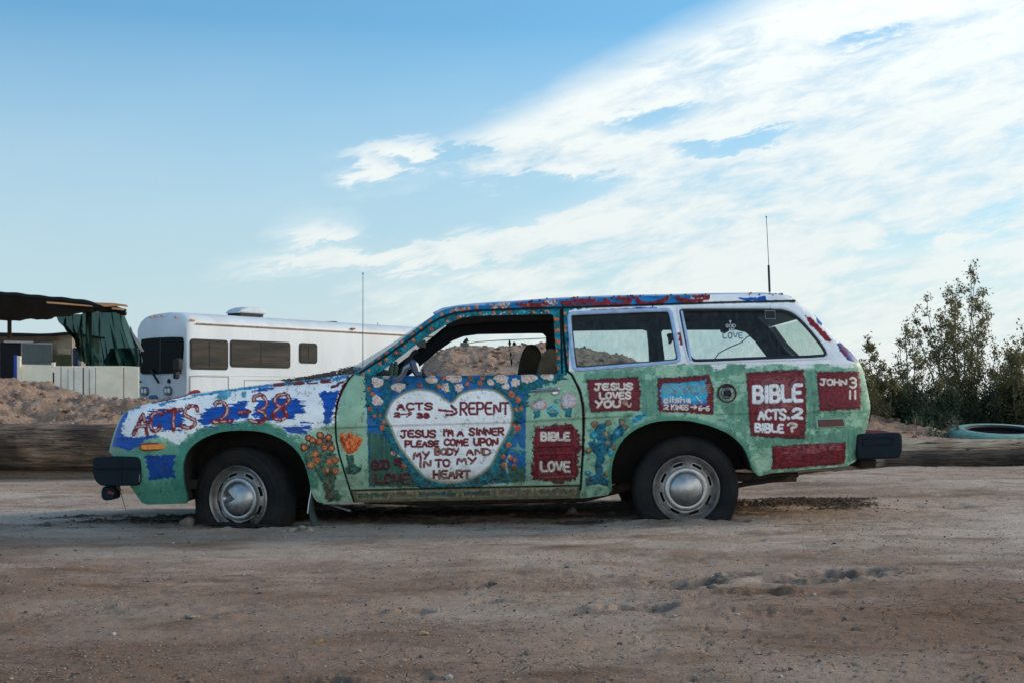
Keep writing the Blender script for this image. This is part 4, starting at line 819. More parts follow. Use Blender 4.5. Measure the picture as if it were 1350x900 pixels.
fc.build('fuel_cap', mat('filler_metal', (.16,.17,.2), .35, .7, var=.3, vscale=30), fcap); MB().box((fx, yf-.006, fz), (.034,.014,.030)).build('cap_grip', BLACK, fcap, bevel=.006)
# door handle
yh = float(inset(720, 514))
hd = MB(); hd.tube([at(700,515,yh-.004), at(706,514.6,yh-.020), at(735,512.6,yh-.020), at(738.5,512.5,yh-.006)], [.007,.009,.010,.008], 8); hb = hd.build('door_handle', CHROME, near[DOOR])
MB().prism([(725.5,514.5),(737,514),(738,518),(735,521),(729,521),(726,518)], lambda a, b: at(a, b, yh-.010), lambda a, b: at(a, b, yh+.01)).build('handle_button', mat('dark_chrome', (.2,.2,.22), .3, .9), hb, bevel=.003); MB().prism([(728,516),(735,515.6),(735,518.6),(729,519)], lambda a, b: at(a, b, yh-.016), lambda a, b: at(a, b, yh-.009)).build('push_button', CHROME, hb, bevel=.002)
# door mirror
mi = MB(); mi.tube([at(520,499.5,.05), at(527,498,.0), at(532,493,-.03), at(535,485,-.05), at(542,481,-.06)], [.020,.016,.014,.016,.018], 10); mo = mi.build('side_mirror', mat('mirror_arm', (.30,.32,.36), .3, .8), car)
MB().prism([(540,474),(545,472.5),(550,477),(557,492),(555.5,497),(548,497),(543,490)], lambda a, b: at(a, b, -.13), lambda a, b: at(a, b, .0)).build('mirror_head', mat('mirror_shell', (.03,.05,.10), .35, .3), mo, bevel=.012)
MB().prism([(547.5,476.5),(550.5,477.5),(555.5,489.5),(551.5,490.5)], lambda a, b: at(a, b, -.136), lambda a, b: at(a, b, -.12)).build('mirror_face', CHROME, mo, bevel=.003)
MB().prism([(556,485),(563,496.5),(557,498)], lambda a, b: at(a, b, -.05), lambda a, b: at(a, b, .0)).build('mirror_bracket', BLACK, mo, bevel=.004)
# window trims and panes
def trim(poly, r, m, name, it=1, off=-.004, parent_=None, flat=1.0):
    P = chaikin(poly, it, True); pts = [Vector(at(a, b, inset(a, b)+off)) for a, b in P]; pts.append(pts[0]); pts.append(pts[1])
    return MB().tube(pts, r, 8, False).build(name, m, parent_ or near[QUAR])
def grow(P, d):
    cx = sum(p[0] for p in P)/len(P); cy = sum(p[1] for p in P)/len(P); hx = max(abs(p[0]-cx) for p in P); hy = max(abs(p[1]-cy) for p in P)
    return [(cx+(x-cx)*(1+d/hx), cy+(y-cy)*(1+d/hy)) for x, y in P]
GM = mat('window_gasket', (.010,.014,.02), .5)
trim(grow(WIN2, 1.6), .0115, BLUEW, 'window_frame'); trim(grow(WIN2, -.6), .009, GM, 'window_gasket', off=.006)
trim(grow(WIN3, .4), .009, GM, 'window_gasket', off=0); trim(grow(WIN3, 4.2), .008, WHT, 'window_frame', off=0)
trim([(898,410.5),(899,410.3),(911.5,475),(910.5,475)], .006, BLUEW, 'window_bead', off=-.006)
SG = glass_mat('side_glass', (.80,.89,.90), .10, (.14,.17,.18), .55)
def pane(poly, name, m, mir=False, off=.012, parent_=None):
    P = poly; n = 14; xs = [p[0] for p in P]; ys = [p[1] for p in P]
    vs = [at(a, b, inset(a, b)+off) for a, b in chaikin(P, 1, True)]
    if mir: vs = [(x, WID-y, z) for x, y, z in vs]
    return MB().add(vs, [tuple(range(len(vs)))]).build(name, m, parent_ or car, smooth=False)
g2 = pane(WIN2, 'window_pane', SG); g3 = pane(WIN3, 'window_pane', SG); pane(WIN2, 'window_pane', SG, True, .02); pane(WIN3, 'window_pane', SG, True, .02)
# sticker lettering on the last pane
def decal(word, x0, y0, x1, y1, w_, m, parent_, off=-.001, slope=0):
    mb = MB()
    for st in layout(word, x0, y0, x1, y1, slope, .01):
        st = chaikin(st, 1) if len(st) > 2 else st
        for (a, b), (c, d) in zip(st[:-1], st[1:]):
            L = math.hypot(c-a, d-b); 
            if L < .01: continue
            nx, ny = -(d-b)/L*w_/2, (c-a)/L*w_/2; ex, ey = (c-a)/L*w_*.4, (d-b)/L*w_*.4
            q = [(a-ex+nx,b-ey+ny),(c+ex+nx,d+ey+ny),(c+ex-nx,d+ey-ny),(a-ex-nx,b-ey-ny)]
            mb.add([at(u, v, inset(u, v)+off) for u, v in q], [(0,1,2,3)])
    return mb.build('window_lettering', m, parent_, smooth=False)
DW = mat('white_decal', (.75,.8,.82), .6); DB_ = mat('faded_blue_decal', (.16,.25,.34), .6)
decal('+', 961.3, 422.3, 964.3, 426, .7, DW, g3); decal('GOD', 957, 427.5, 969.5, 431.7, .9, DW, g3); decal('IS', 961, 433.3, 967.5, 437, .9, DW, g3); decal('LOVE', 953, 438.5, 979, 446, 1.6, DB_, g3)
# interior
def zsolid(poly, ya, yb, name, m, bev=.04, sub=0):
    poly = chaikin(poly, 1, True); ym = (ya+yb)/2
    f = lambda Y: (lambda a, b: (at(a, b, ym)[0], Y, at(a, b, ym)[2]))
    return MB().prism(poly, f(ya), f(yb)).build(name, m, car, bevel=bev, bseg=3)
SEAT = mat('worn_seat', (.045,.035,.022), .85, var=.5, vscale=6, bump=.003, bscale=30); SEAT2 = mat('dusty_seat', (.13,.095,.05), .85, var=.5, vscale=6, bump=.003, bscale=30)
s1 = zsolid([(662,620),(668,560),(676,520),(682,494),(686,470),(692,458),(699,454.5),(707,457),(713,466),(717,490),(716,520),(712,560),(706,600),(700,625)], 1.02, 1.50, 'front_seat', SEAT, .05)
s2 = zsolid([(690,620),(696,560),(702,520),(708,490),(714,468),(721,461),(729,461),(736,465),(742,490),(744,540),(738,600),(730,625)], .26, .72, 'front_seat', SEAT2, .05)
zsolid([(600,600),(600,588),(680,592),(700,600),(700,625),(605,625)], .26, .72, 'seat_cushion', SEAT2, .03); zsolid([(600,600),(600,588),(680,592),(700,600),(700,625),(605,625)], 1.02, 1.5, 'seat_cushion', SEAT, .03)
zsolid([(888,545),(893,520),(900,500),(908,486),(918,488),(922,520),(918,545)], .3, 1.4, 'rear_seat', SEAT, .04)
zsolid([(470,500),(480,492),(492,487),(508,486),(517,492),(520,505),(515,560),(480,560)], .12, 1.55, 'dashboard', BLACK, .02)
stw = MB(); c_ = Vector(at(528,497,.5)); ax_ = Vector((-.85, 0, .5)).normalized(); u_ = Vector((0,1,0)); v_ = ax_.cross(u_)
stw.tube([c_+(u_*math.cos(a)+v_*math.sin(a))*.18 for a in np.linspace(0, 2*math.pi, 33)], .013, 8, False); stw.tube([c_-u_*.17, c_+u_*.17], .012); stw.tube([c_, c_+Vector((-.15,0,-.1))], .02); stw.build('steering_wheel', BLACK, car)
MB().prism([(546.5,450.5),(549,448),(561,448),(562,459),(551,457.5)], lambda a, b: at(a, b, .80), lambda a, b: at(a, b, .95)).build('rear_view_mirror', mat('mirror_back', (.10,.11,.10), .4), car, bevel=.005)
MB().tube([at(551,450,.87), at(553,443,.87), at(558,430,.87)], .006).build('mirror_stalk', BLACK, car)
do = MB(); do.tube([at(515,495,.3), at(516,486,.3), at(517.5,478,.3)], [.02,.016,.012]); do.tube([at(521,494,.3), at(522.5,484,.3), at(521.5,476,.3)], [.012,.014,.008]); do.build('dashboard_ornament', mat('ornament', (.12,.10,.06), .7, var=.8, vscale=60, col2=(.03,.14,.12)), car)
hw = MB(); hw.tube([at(619,452,1.55), at(632,450.3,1.5), at(655,448.7,1.45), at(690,447.2,1.4), at(740,445,1.35)], .0026, 6)
hw.tube([at(672.5,448,1.42), at(672,460,1.42), at(673,470,1.42), at(674.5,483,1.42)], .0015, 5)
for (x, y, l, r) in [(671.5,452.5,4,.011),(677.5,453,2.5,.014),(673,467,3,.007),(674,477,4,.008)]: hw.tube([at(x, y-l, 1.42), at(x+.4, y, 1.42), at(x+.6, y+l, 1.42)], [.003,r,.002], 6)
hw.build('hanging_wire', BLACK, car)
cw = MB(); cw.tube([at(942,473,1.3), at(948,465,1.3), at(962,457.5,1.3), at(978,451,1.3), at(985,444,1.3), at(1000,440,1.3)], .0035, 6); cw.build('loose_cable', BLACK, car)
for (x, y) in [(883,446),(860,461)]: MB().prism(chaikin([(x-5,y-5),(x,y-7),(x+4,y-6),(x+5,y),(x+2,y+7),(x-2,y+8),(x-2,y+1)], 2, True), lambda a, b: at(a, b, 1.2 if x < 870 else .5), lambda a, b: at(a, b, 1.24 if x < 870 else .54)).build('seat_belt_anchor', BLACK, car)
MB().prism([(948,430),(962,430),(1000,430),(990,436),(965,434),(955,440),(950,438)], lambda a, b: at(a, b, 1.3), lambda a, b: at(a, b, 1.34)).build('sagging_trim', BLACK, car)
# antennas
an = MB(); an.tube([at(478.3,495,.28), at(478.5,361,.28)], [.0028,.0018], 6); an.tube([at(478.5,362,.28), at(478.5,359.5,.28)], .004, 6); an.build('radio_antenna', mat('dark_steel', (.08,.08,.08), .4, .6), car)
ca = MB(); ca.tube([at(1010.3,286,.25), at(1013.5,350,.25)], [.0016,.002], 6); ca.tube([at(1010.2,287,.25), at(1010.2,285,.25)], .0035, 6)
ca.tube([at(1013.3,350,.25), at(1014.6,385,.22)], .0065, 8)
ca.tube([Vector(at(1014.8,387+t*6,.20))+Vector((.008*math.cos(t*19), .008*math.sin(t*19), 0)) for t in np.linspace(0, 1, 30)], .0018, 5); ca.tube([at(1014.8,384,.22), at(1015,396,.18), at(1015.4,409,.13)], .0022, 6)
cao = ca.build('aerial', BLACK, car); MB().prism([(1009,410.5),(1021,410.5),(1021.5,420),(1009.5,420)], lambda a, b: at(a, b, inset(1015,415)-.012), lambda a, b: at(a, b, inset(1015,415)+.008)).build('aerial_base', BLACK, cao, bevel=.003); trim([(1008.5,410),(1021.5,410),(1022,420.5),(1009,420.5)], .0035, mat('grey_trim', (.2,.22,.22), .5), 'aerial_base_rim', 0, -.01, cao)
# hood ornament, mudflap
ho = MB(); ho.prism(chaikin([(246,520),(249,516),(255,513.5),(262,513.3),(265.5,516),(262,518.3)], 1, True), lambda a, b: at(a, b, .75), lambda a, b: at(a, b, 1.0)); ho.prism([(240,521.5),(250,518),(250,521)], lambda a, b: at(a, b, .72), lambda a, b: at(a, b, .85)); ho.build('hood_ornament', mat('ornament_red', (.35,.02,.015), .4, var=.5, vscale=30), car, bevel=.008)
rows = []
for i, (a, b, wd) in enumerate([(405,612,1),(408,630,2),(410,645,3),(408,660,5),(406.5,672,8),(408,684,11),(411,692,12),(416,697,8)]): rows.append([at(a+wd*k/3, b+.5*k, .06+.010*math.sin(i*1.3+k)+.03*k/3) for k in range(4)])
fl = MB().grid(rows).build('mud_flap', mat('torn_rubber', (.018,.04,.036), .6, var=.6, vscale=12, bump=.004, bscale=20), car); md = fl.modifiers.new('t', 'SOLIDIFY'); md.thickness = .006
MB().tube([at(406,613,.045), at(409.5,632,.045), at(410,646,.045), at(407,662,.04), at(405.5,676,.045)], .003, 6).build('flap_edge', WHT, fl)
MB().tube([at(432,664,.1), at(445,668,.06), at(462,673,.03)], [.003,.004,.006], 6).build('loose_trim_strip', STEEL, car)
# rough adobe on the roof edge (dry clay crust)
cr = MB()
for (x0, x1, n_) in [(680,722,30),(742,792,36),(800,836,36),(838,885,36),(893,935,36),(985,1032,60)]:
    for k in range(n_):
        px = random.uniform(x0, x1); y0 = float(np.interp(px, [p[0] for p in TOP[21:]], [p[1] for p in TOP[21:]])); Y = random.uniform(.16, .4); c0 = Vector(at(px, y0, Y)); c0.z = at(px, y0, .2)[2]+random.uniform(-.008, .003)+.004*math.sin(px*.35); r = random.uniform(.004, .009)
        vs = [c0+Vector((a, b, c)).normalized()*r*random.uniform(.7, 1.25) for a, b, c in ((1,0,0),(-1,0,0),(0,1,0),(0,-1,0),(0,0,1),(0,0,-1))]
        cr.add(vs, [(0,2,4),(2,1,4),(1,3,4),(3,0,4),(2,0,5),(1,2,5),(3,1,5),(0,3,5)])
tag(cr.build('clay_relief', mat('clay_crust', (.10,.022,.020), .9, var=.6, vscale=30, bump=.004, bscale=80), car, smooth=False), kind='stuff')
# =================================================================== GROUND
def gp(px, py, z=0.):
    d = F*(CH-z)/(py-HY); return ((px-675)*d/F, d-D0)
HILL = [(540,531),(552,500),(566,474),(585,462),(600,459.5),(625,460.5),(640,459.5),(665,456),(690,454),(715,454),(733,457),(755,459.5),(780,463.5),(795,466),(820,471),(838,479),(850,490),(866,512),(880,531)]
PITS = [(900,768,.12,.030),(945,765,.08,.022),(960,757,.10,.024),(1062,766,.15,.030),(1125,760,.18,.030),(965,786,.09,.022),(1012,786,.10,.024),(1086,785,.09,.018),(836,803,.10,.038),(1020,812,.10,.014),(548,800,.05,.018),(450,788,.06,.012),(650,788,.07,.012),(483,803,.05,.010),(410,898,.08,.02),(230,760,.3,.006),(720,760,.22,.008),(90,790,.2,.008)]
def log_line(X):
    return np.interp(X, [-30,-1,0.9,3.6,30], [5.85,5.85,2.3,5.95,6.05])
def terrain(X, Y, detail=True):
    base = .014*np.clip(X-.6, -5, 5)
    k = ss(14, 40, np.abs(Y)+np.abs(X)*.5); z = base*(1-k)
    z = z+.018*fbm(X*.45, Y*.45, 31, 3)*ss(.4, 1.5, np.abs(Y-.85))
    ll = log_line(X); beh = ss(-.02, .25, Y-ll)
    lefth = ss(0.6, -1.5, X); righth = ss(2.6, 3.7, X)
    z = z+beh*(lefth*.34+righth*.20)
    # spoil heap left
    hx = np.interp(X, [-16,-9,-7.2,-6.46,-5.9,-5.5,-5.0,-4.2,-2.5,-1.0,.5], [.75,.78,.68,.62,.47,.38,.345,.345,.345,.2,.0])
    z = z+hx*ss(6.1, 9.6, Y)*(1-ss(11.5, 17, Y))*ss(1.0, -1.0, X)
    # mound by the rear bumper
    z = z+.40*np.exp(-((X-3.75)/.75)**2-((Y-8.2)/1.3)**2)*beh+.10*np.exp(-((X-5.6)/2.5)**2-((Y-10)/2)**2)
    # quarry hill behind the car
    pxs = 675+X*F/30.0; hz_ = np.interp(pxs, [p[0] for p in HILL], [max(0, .70+(525-p[1])*30/F) for p in HILL])
    yy = np.clip(1-np.abs(Y-22)/7.0, 0, 1); hk = yy*yy*(3-2*yy); z = np.maximum(z, 0)*(1-hk)+hk*hz_+np.minimum(z, 0)*(1-hk)
    z = z+.35*ss(13, 20, Y)*(1-ss(60, 160, Y))*(1-hk)
    # far, very low rolling ground
    z = z+ss(300, 1500, Y)*(2+6*fbm(X/400, Y/700, 77, 3))*.05
    rough = (lefth*ss(5.9, 6.8, Y)+righth*ss(6.3, 7.2, Y)); rough = np.clip(np.maximum(rough, hk*.9), 0, 1)*(1-ss(40, 70, Y))
    if detail:
        z = z+rough*(.13*fbm(X*1.3, Y*1.3, 41, 5, .55)*ss(6.4, 8, Y)+.06*fbm(X*4, Y*4, 47, 4, .6)+.02*fbm(X*14, Y*14, 53, 3, .6))
        z = z-rough*.07*ss(.12, .26, np.abs(fbm(X*1.1+Y*.2, Y*2.2, 59, 4)))
        nf = 1-ss(8, 16, Y); z = z+nf*(.020*fbm(X*1.1, Y*1.6, 61, 4, .5)+.0075*fbm(X*5, Y*6.5, 67, 4, .6)+.0042*fbm(X*22, Y*24, 71, 3, .65))
        pock = fbm(X*2.6, Y*3.1, 83, 3, .6); z = z-nf*.009*ss(.24, .42, pock)*ss(.0, .25, fbm(X*.5, Y*.5, 87, 2)+.15)
        z = z-nf*.006*ss(.02, 0, np.abs(fbm(X*2.2, Y*3.0, 91, 4, .6)))*ss(-.05, .15, fbm(X*.7, Y*.7, 93, 2))
        for (px, py, r, dp) in PITS:
            dp = dp*.95; x0, y0 = gp(px, py); dx = (X-x0)/r*.75; dy = (Y-y0)/(r*.85); q = dx*dx+dy*dy
            sel = q < 9
            if np.any(sel): z = z+np.where(sel, -dp*np.exp(-np.clip(q*(1+.9*fbm(X*11, Y*11, 97, 3)), 0, 9)**2.3*1.1)*(1+1.6*fbm(X*16, Y*16, 98, 3))+dp*.35*np.exp(-((np.sqrt(q)-1.15)/.3)**2), 0)
        soil = soil_shade_mask(X, Y); z = z+soil*(.022*np.abs(fbm(X*13, Y*13, 101, 4, .7))+.004)  # soil also holds the painted shade under the car and in the pits
    # wheels have sunk in; a little berm round them
    for wx in (x_at(902), x_at(325)):
        for wy in (.12, WID-.12): z = z+.012*np.exp(-((X-wx)/.34)**6-((np.abs(Y-wy)-.16)/.07)**2)*(1+2*fbm(X*8, Y*8, 5, 3) if detail else 1)
    return z
def soil_shade_mask(X, Y):
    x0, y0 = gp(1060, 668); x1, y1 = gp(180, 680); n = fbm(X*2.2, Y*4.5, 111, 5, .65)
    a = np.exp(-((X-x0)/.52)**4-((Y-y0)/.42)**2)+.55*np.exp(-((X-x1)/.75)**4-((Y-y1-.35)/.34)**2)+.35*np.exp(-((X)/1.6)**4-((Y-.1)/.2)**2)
    u = np.exp(-((X+.05)/1.75)**8-((Y-.95)/.82)**6); pit = 0*X  # u: the shadow under the car, painted into the ground colour
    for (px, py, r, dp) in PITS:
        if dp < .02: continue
        q0, q1 = gp(px, py); dd = ((X-q0)/r*.8)**2+((Y-q1)/(r*.8))**2; pit = np.maximum(pit, np.exp(-np.minimum(dd, 50)**1.5))  # shade inside the pits, painted into the ground colour
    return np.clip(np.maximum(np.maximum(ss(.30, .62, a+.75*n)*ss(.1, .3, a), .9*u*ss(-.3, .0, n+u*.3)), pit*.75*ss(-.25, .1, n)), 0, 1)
d_near = 2.6*np.exp(np.arange(0, 470)*.0040); d_near = d_near[d_near < 17]
d_mid = np.exp(np.linspace(math.log(d_near[-1]*1.006), math.log(34), 170)); d_far = np.exp(np.linspace(math.log(34.4), math.log(5000), 110))
ds = np.r_[d_near, d_mid, d_far]
us = np.r_[np.linspace(-3.2, -.47, 50)[:-1], np.linspace(-.47, .47, 860), np.linspace(.47, 3.2, 50)[1:]]
DD, UU = np.meshgrid(ds, us, indexing='ij'); GX = UU*(DD+1.2); GY = DD-D0
GZ = terrain(GX, GY); SOIL_SHADE = soil_shade_mask(GX, GY)
def np_mesh(name, V, quads, m, parent=None, smooth=True, attrs=None):
    me = bpy.data.meshes.new(name); k = quads.shape[1]; me.vertices.add(len(V)); me.vertices.foreach_set('co', V.astype(np.float32).ravel()); me.loops.add(quads.size); me.loops.foreach_set('vertex_index', quads.ravel().astype(np.int32))
    me.polygons.add(len(quads)); me.polygons.foreach_set('loop_start', (np.arange(len(quads))*k).astype(np.int32)); me.polygons.foreach_set('use_smooth', np.full(len(quads), smooth)); me.update(calc_edges=True)
    for an_, ar in (attrs or {}).items():
        ca = me.color_attributes.new(an_, 'FLOAT_COLOR', 'POINT'); ca.data.foreach_set('color', ar.astype(np.float32).ravel())
    return link_mesh(name, me, m, parent)
def ground_mat():
    m = bpy.data.materials.new('desert_dirt'); m.use_nodes = True; t = m.node_tree; b = t.nodes['Principled BSDF']; n = t.nodes.new; L = t.links.new
    b.inputs['Roughness'].default_value = .95; b.inputs['Specular IOR Level'].default_value = .15
    tcx = n('ShaderNodeTexCoord'); P = tcx.outputs['Object']
    def nz(scale, det=8, r=.6, st=(1,1,1)):
        mp = n('ShaderNodeMapping'); mp.inputs['Scale'].default_value = st; L(P, mp.inputs[0]); x = n('ShaderNodeTexNoise'); x.inputs['Scale'].default_value = scale; x.inputs['Detail'].default_value = det; x.inputs['Roughness'].default_value = r; L(mp.outputs[0], x.inputs['Vector']); return x.outputs['Fac']
    def mixc(f, a, b_, typ='MIX', lo=.35, hi=.65):
        rp = n('ShaderNodeMapRange'); rp.inputs['From Min'].default_value = lo; rp.inputs['From Max'].default_value = hi; L(f, rp.inputs[0])
        x = n('ShaderNodeMixRGB'); x.blend_type = typ; L(rp.outputs[0], x.inputs[0])
        for i, v in ((1, a), (2, b_)):
            if isinstance(v, tuple): x.inputs[i].default_value = (*v, 1)
            else: L(v, x.inputs[i])
        return x.outputs[0]
    c = mixc(nz(.5, 6), (.46,.325,.24), (.68,.55,.45), lo=.38, hi=.62)
    c = mixc(nz(1.7, 7, .6, (1,1.8,1)), c, (.33,.215,.145), lo=.50, hi=.68)
    c = mixc(nz(9, 8, .7), c, (.46,.385,.33), lo=.54, hi=.72)
    c = mixc(nz(28, 6, .75), c, (.12,.085,.065), lo=.56, hi=.72)
    c = mixc(nz(90, 4, .7), c, (.55,.49,.44), lo=.63, hi=.74)
    a = n('ShaderNodeAttribute'); a.attribute_name = 'zone'; sx = n('ShaderNodeSeparateXYZ'); L(a.outputs['Color'], sx.inputs[0])
    a2 = n('ShaderNodeAttribute'); a2.attribute_name = 'fore_tone'; x0_ = n('ShaderNodeMixRGB'); x0_.blend_type = 'MULTIPLY'; L(a2.outputs['Fac'], x0_.inputs[0]); L(c, x0_.inputs[1]); x0_.inputs[2].default_value = (.66,.57,.51,1); c = x0_.outputs[0]
    hcol = mixc(nz(3.5, 8, .65), (.38,.235,.16), (.52,.37,.28))
    hcol = mixc(nz(14, 8, .7), hcol, (.48,.37,.29), lo=.5, hi=.7)
    x = n('ShaderNodeMixRGB'); L(sx.outputs[1], x.inputs[0]); L(c, x.inputs[1]); L(hcol, x.inputs[2])
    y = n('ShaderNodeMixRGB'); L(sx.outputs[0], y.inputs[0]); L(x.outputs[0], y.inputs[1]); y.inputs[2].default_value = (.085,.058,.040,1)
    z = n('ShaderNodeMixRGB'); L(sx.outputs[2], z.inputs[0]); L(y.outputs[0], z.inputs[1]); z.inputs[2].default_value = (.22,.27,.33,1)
    L(z.outputs[0], b.inputs['Base Color'])
    vo = n('ShaderNodeTexVoronoi'); vo.feature = 'DISTANCE_TO_EDGE'; vo.inputs['Scale'].default_value = 9; mpv = n('ShaderNodeMapping'); mpv.inputs['Scale'].default_value = (1,1.3,1)
    ad = n('ShaderNodeMixRGB'); ad.blend_type = 'ADD'; ad.inputs[0].default_value = .25; L(P, ad.inputs[1]); nn_ = n('ShaderNodeTexNoise'); nn_.inputs['Scale'].default_value = 5; L(P, nn_.inputs['Vector']); L(nn_.outputs['Color'], ad.inputs[2]); L(ad.outputs[0], vo.inputs['Vector'])
    rp = n('ShaderNodeMapRange'); rp.inputs['From Min'].default_value = 0; rp.inputs['From Max'].default_value = .035; rp.inputs['To Min'].default_value = -1; rp.inputs['To Max'].default_value = 0; L(vo.outputs['Distance'], rp.inputs[0])
    msk = n('ShaderNodeMapRange'); msk.inputs['From Min'].default_value = .53; msk.inputs['From Max'].default_value = .60; L(nz(.8, 3), msk.inputs[0])
    mu = n('ShaderNodeMath'); mu.operation = 'MULTIPLY'; L(rp.outputs[0], mu.inputs[0]); L(msk.outputs[0], mu.inputs[1])
    hh = n('ShaderNodeMath'); hh.operation = 'MULTIPLY_ADD'; L(nz(9, 8, .7), hh.inputs[0]); L(sx.outputs[1], hh.inputs[1]); hh.inputs[1].default_value = 0; L(mu.outputs[0], hh.inputs[2]); hs = n('ShaderNodeMath'); hs.operation = 'MULTIPLY'; L(sx.outputs[1], hs.inputs[0]); hs.inputs[1].default_value = 5.0; L(hs.outputs[0], hh.inputs[1])
    h1 = n('ShaderNodeMath'); h1.operation = 'MULTIPLY_ADD'; L(nz(40, 8, .7), h1.inputs[0]); h1.inputs[1].default_value = .9; L(hh.outputs[0], h1.inputs[2])
    h2 = n('ShaderNodeMath'); h2.operation = 'MULTIPLY_ADD'; L(nz(160, 4, .7), h2.inputs[0]); h2.inputs[1].default_value = .45; L(h1.outputs[0], h2.inputs[2])
    bp = n('ShaderNodeBump'); bp.inputs['Strength'].default_value = 1; bp.inputs['Distance'].default_value = .020; L(h2.outputs[0], bp.inputs['Height']); L(bp.outputs[0], b.inputs['Normal'])
    return m
GM_ = ground_mat()
FORE_TONE = np.clip(ss(-1.2, -3.9, GY+2.2*fbm(GX*.6, GY*.9, 141, 4))*.85+.5*ss(.12, .3, fbm(GX*.8, GY*1.6, 151, 5, .6))*(1-ss(4, 6, GY)), 0, 1)  # darker tone towards the camera, plus random darker patches
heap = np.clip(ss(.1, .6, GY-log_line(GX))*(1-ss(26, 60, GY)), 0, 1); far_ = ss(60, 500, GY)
zone = np.stack([SOIL_SHADE, heap, far_, np.ones_like(SOIL_SHADE)], -1).reshape(-1, 4)
h_, w2_ = GX.shape; ii, jj = np.meshgrid(np.arange(h_-1), np.arange(w2_-1), indexing='ij'); a_ = (ii*w2_+jj).ravel()
tag(np_mesh('ground', np.stack([GX, GY, GZ], -1).reshape(-1, 3), np.stack([a_, a_+1, a_+w2_+1, a_+w2_], 1), GM_, attrs={'zone': zone, 'fore_tone': np.repeat(FORE_TONE[..., None], 4, -1).reshape(-1, 4)}), kind='structure')
def tz(x, y): return float(terrain(np.array([float(x)]), np.array([float(y)]))[0])
# ---- loose stones
BS = []
def stone_template(seed, n=2):
    bm = bmesh.new(); bmesh.ops.create_icosphere(bm, subdivisions=n, radius=1); rd = random.Random(seed)
    ph = [rd.uniform(0, 6) for _ in range(6)]; pl = [Vector((rd.gauss(0,1), rd.gauss(0,1), rd.gauss(0,1))).normalized() for _ in range(7)]
    for v in bm.verts:
        p = v.co.copy(); s_ = 1+.10*math.sin(3*p.x+ph[0])+.08*math.sin(4*p.y+ph[1])+.07*math.sin(5*p.z+ph[2])
        for q in pl:
            dd = p.dot(q)
            if dd > .72: s_ *= .72/dd
        v.co = p*s_
    V = np.array([v.co[:] for v in bm.verts]); Fc = np.array([[v.index for v in f.verts] for f in bm.faces]); bm.free(); return V, Fc
T1 = [stone_template(i, 1) for i in range(6)]; T2 = [stone_template(i+20, 3) for i in range(6)]
def scatter(name, pts, m, label, cat, zoff=.2, cols=None):
    """pts: x, y, r"""
    Vs, Fs, Cs, off = [], [], [], 0
    P = np.array(pts); zz = terrain(P[:, 0], P[:, 1])
    for i, (x, y, r) in enumerate(P):
        V, Fc = T1[i % 6]; a = rng.uniform(0, 6.3); c_, s_ = math.cos(a), math.sin(a); sc = np.array([rng.uniform(.7, 1.3), rng.uniform(.7, 1.2), rng.uniform(.45, .85)])*r
        W_ = V*sc; W_ = np.stack([W_[:, 0]*c_-W_[:, 1]*s_, W_[:, 0]*s_+W_[:, 1]*c_, W_[:, 2]], 1)+[x, y, zz[i]+r*zoff]
        Vs.append(W_); Fs.append(Fc+off); off += len(V); Cs.append(np.tile((*cols[i % len(cols)], 1), (len(V), 1)))
    return tag(np_mesh(name, np.concatenate(Vs), np.concatenate(Fs), m, smooth=False, attrs={'tone': np.concatenate(Cs)}), label, cat, kind='stuff')
STM = mat('stone_mix', (.3,.3,.3), .9, attr='tone', var=.35, vscale=60, bump=.002, bscale=200)
pts = []
while len(pts) < 19000:
    u = rng.uniform(-.44, .44); d = 3.2*math.exp(rng.uniform(0, 1.45)); x = u*(d+.3); y = d-D0
    if rng.random() > .25+1.3*float(fbm(np.array([x*.9]), np.array([y*.9]), 121, 3)[0])+.25: continue
    if -2.3 < x < 2.1 and .35 < y < 1.4: continue
    pts.append((x, y, .0016+.0034*rng.random()**2.2+(.009*rng.random() if rng.random() < .035 else 0)))
scatter('gravel', pts, STM, 'scattered pebbles and grit on the dry dirt lot', 'gravel', cols=[(.16,.12,.10),(.30,.25,.21),(.45,.41,.38),(.10,.08,.07),(.22,.17,.13),(.36,.27,.20)])
pts = []
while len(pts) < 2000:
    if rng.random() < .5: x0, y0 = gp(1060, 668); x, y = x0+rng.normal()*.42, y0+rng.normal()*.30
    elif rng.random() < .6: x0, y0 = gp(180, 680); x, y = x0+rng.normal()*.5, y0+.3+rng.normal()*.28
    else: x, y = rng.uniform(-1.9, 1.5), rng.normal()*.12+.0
    if rng.random() > float(soil_shade_mask(np.array([x]), np.array([y]))[0])+.12: continue
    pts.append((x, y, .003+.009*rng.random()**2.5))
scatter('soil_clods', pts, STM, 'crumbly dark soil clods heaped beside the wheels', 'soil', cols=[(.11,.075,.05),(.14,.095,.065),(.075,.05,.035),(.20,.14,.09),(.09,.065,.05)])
pts = []
for (x0, x1, y0, y1, n_) in ((-8.5,-3.2,6.1,10.5,1500),(-2.4,3.2,15.5,22.5,1500),(3.0,6.5,6.3,9.5,500)):
    for _ in range(n_): pts.append((rng.uniform(x0, x1), rng.uniform(y0, y1), (.010+.045*rng.random()**4)*(1.5 if y0 > 12 else 1)))
scatter('rubble', pts, STM, 'loose rubble lying on the dirt heap and the hill', 'rubble', cols=[(.26,.16,.11),(.40,.28,.20),(.20,.12,.085),(.50,.38,.29),(.33,.22,.16)])
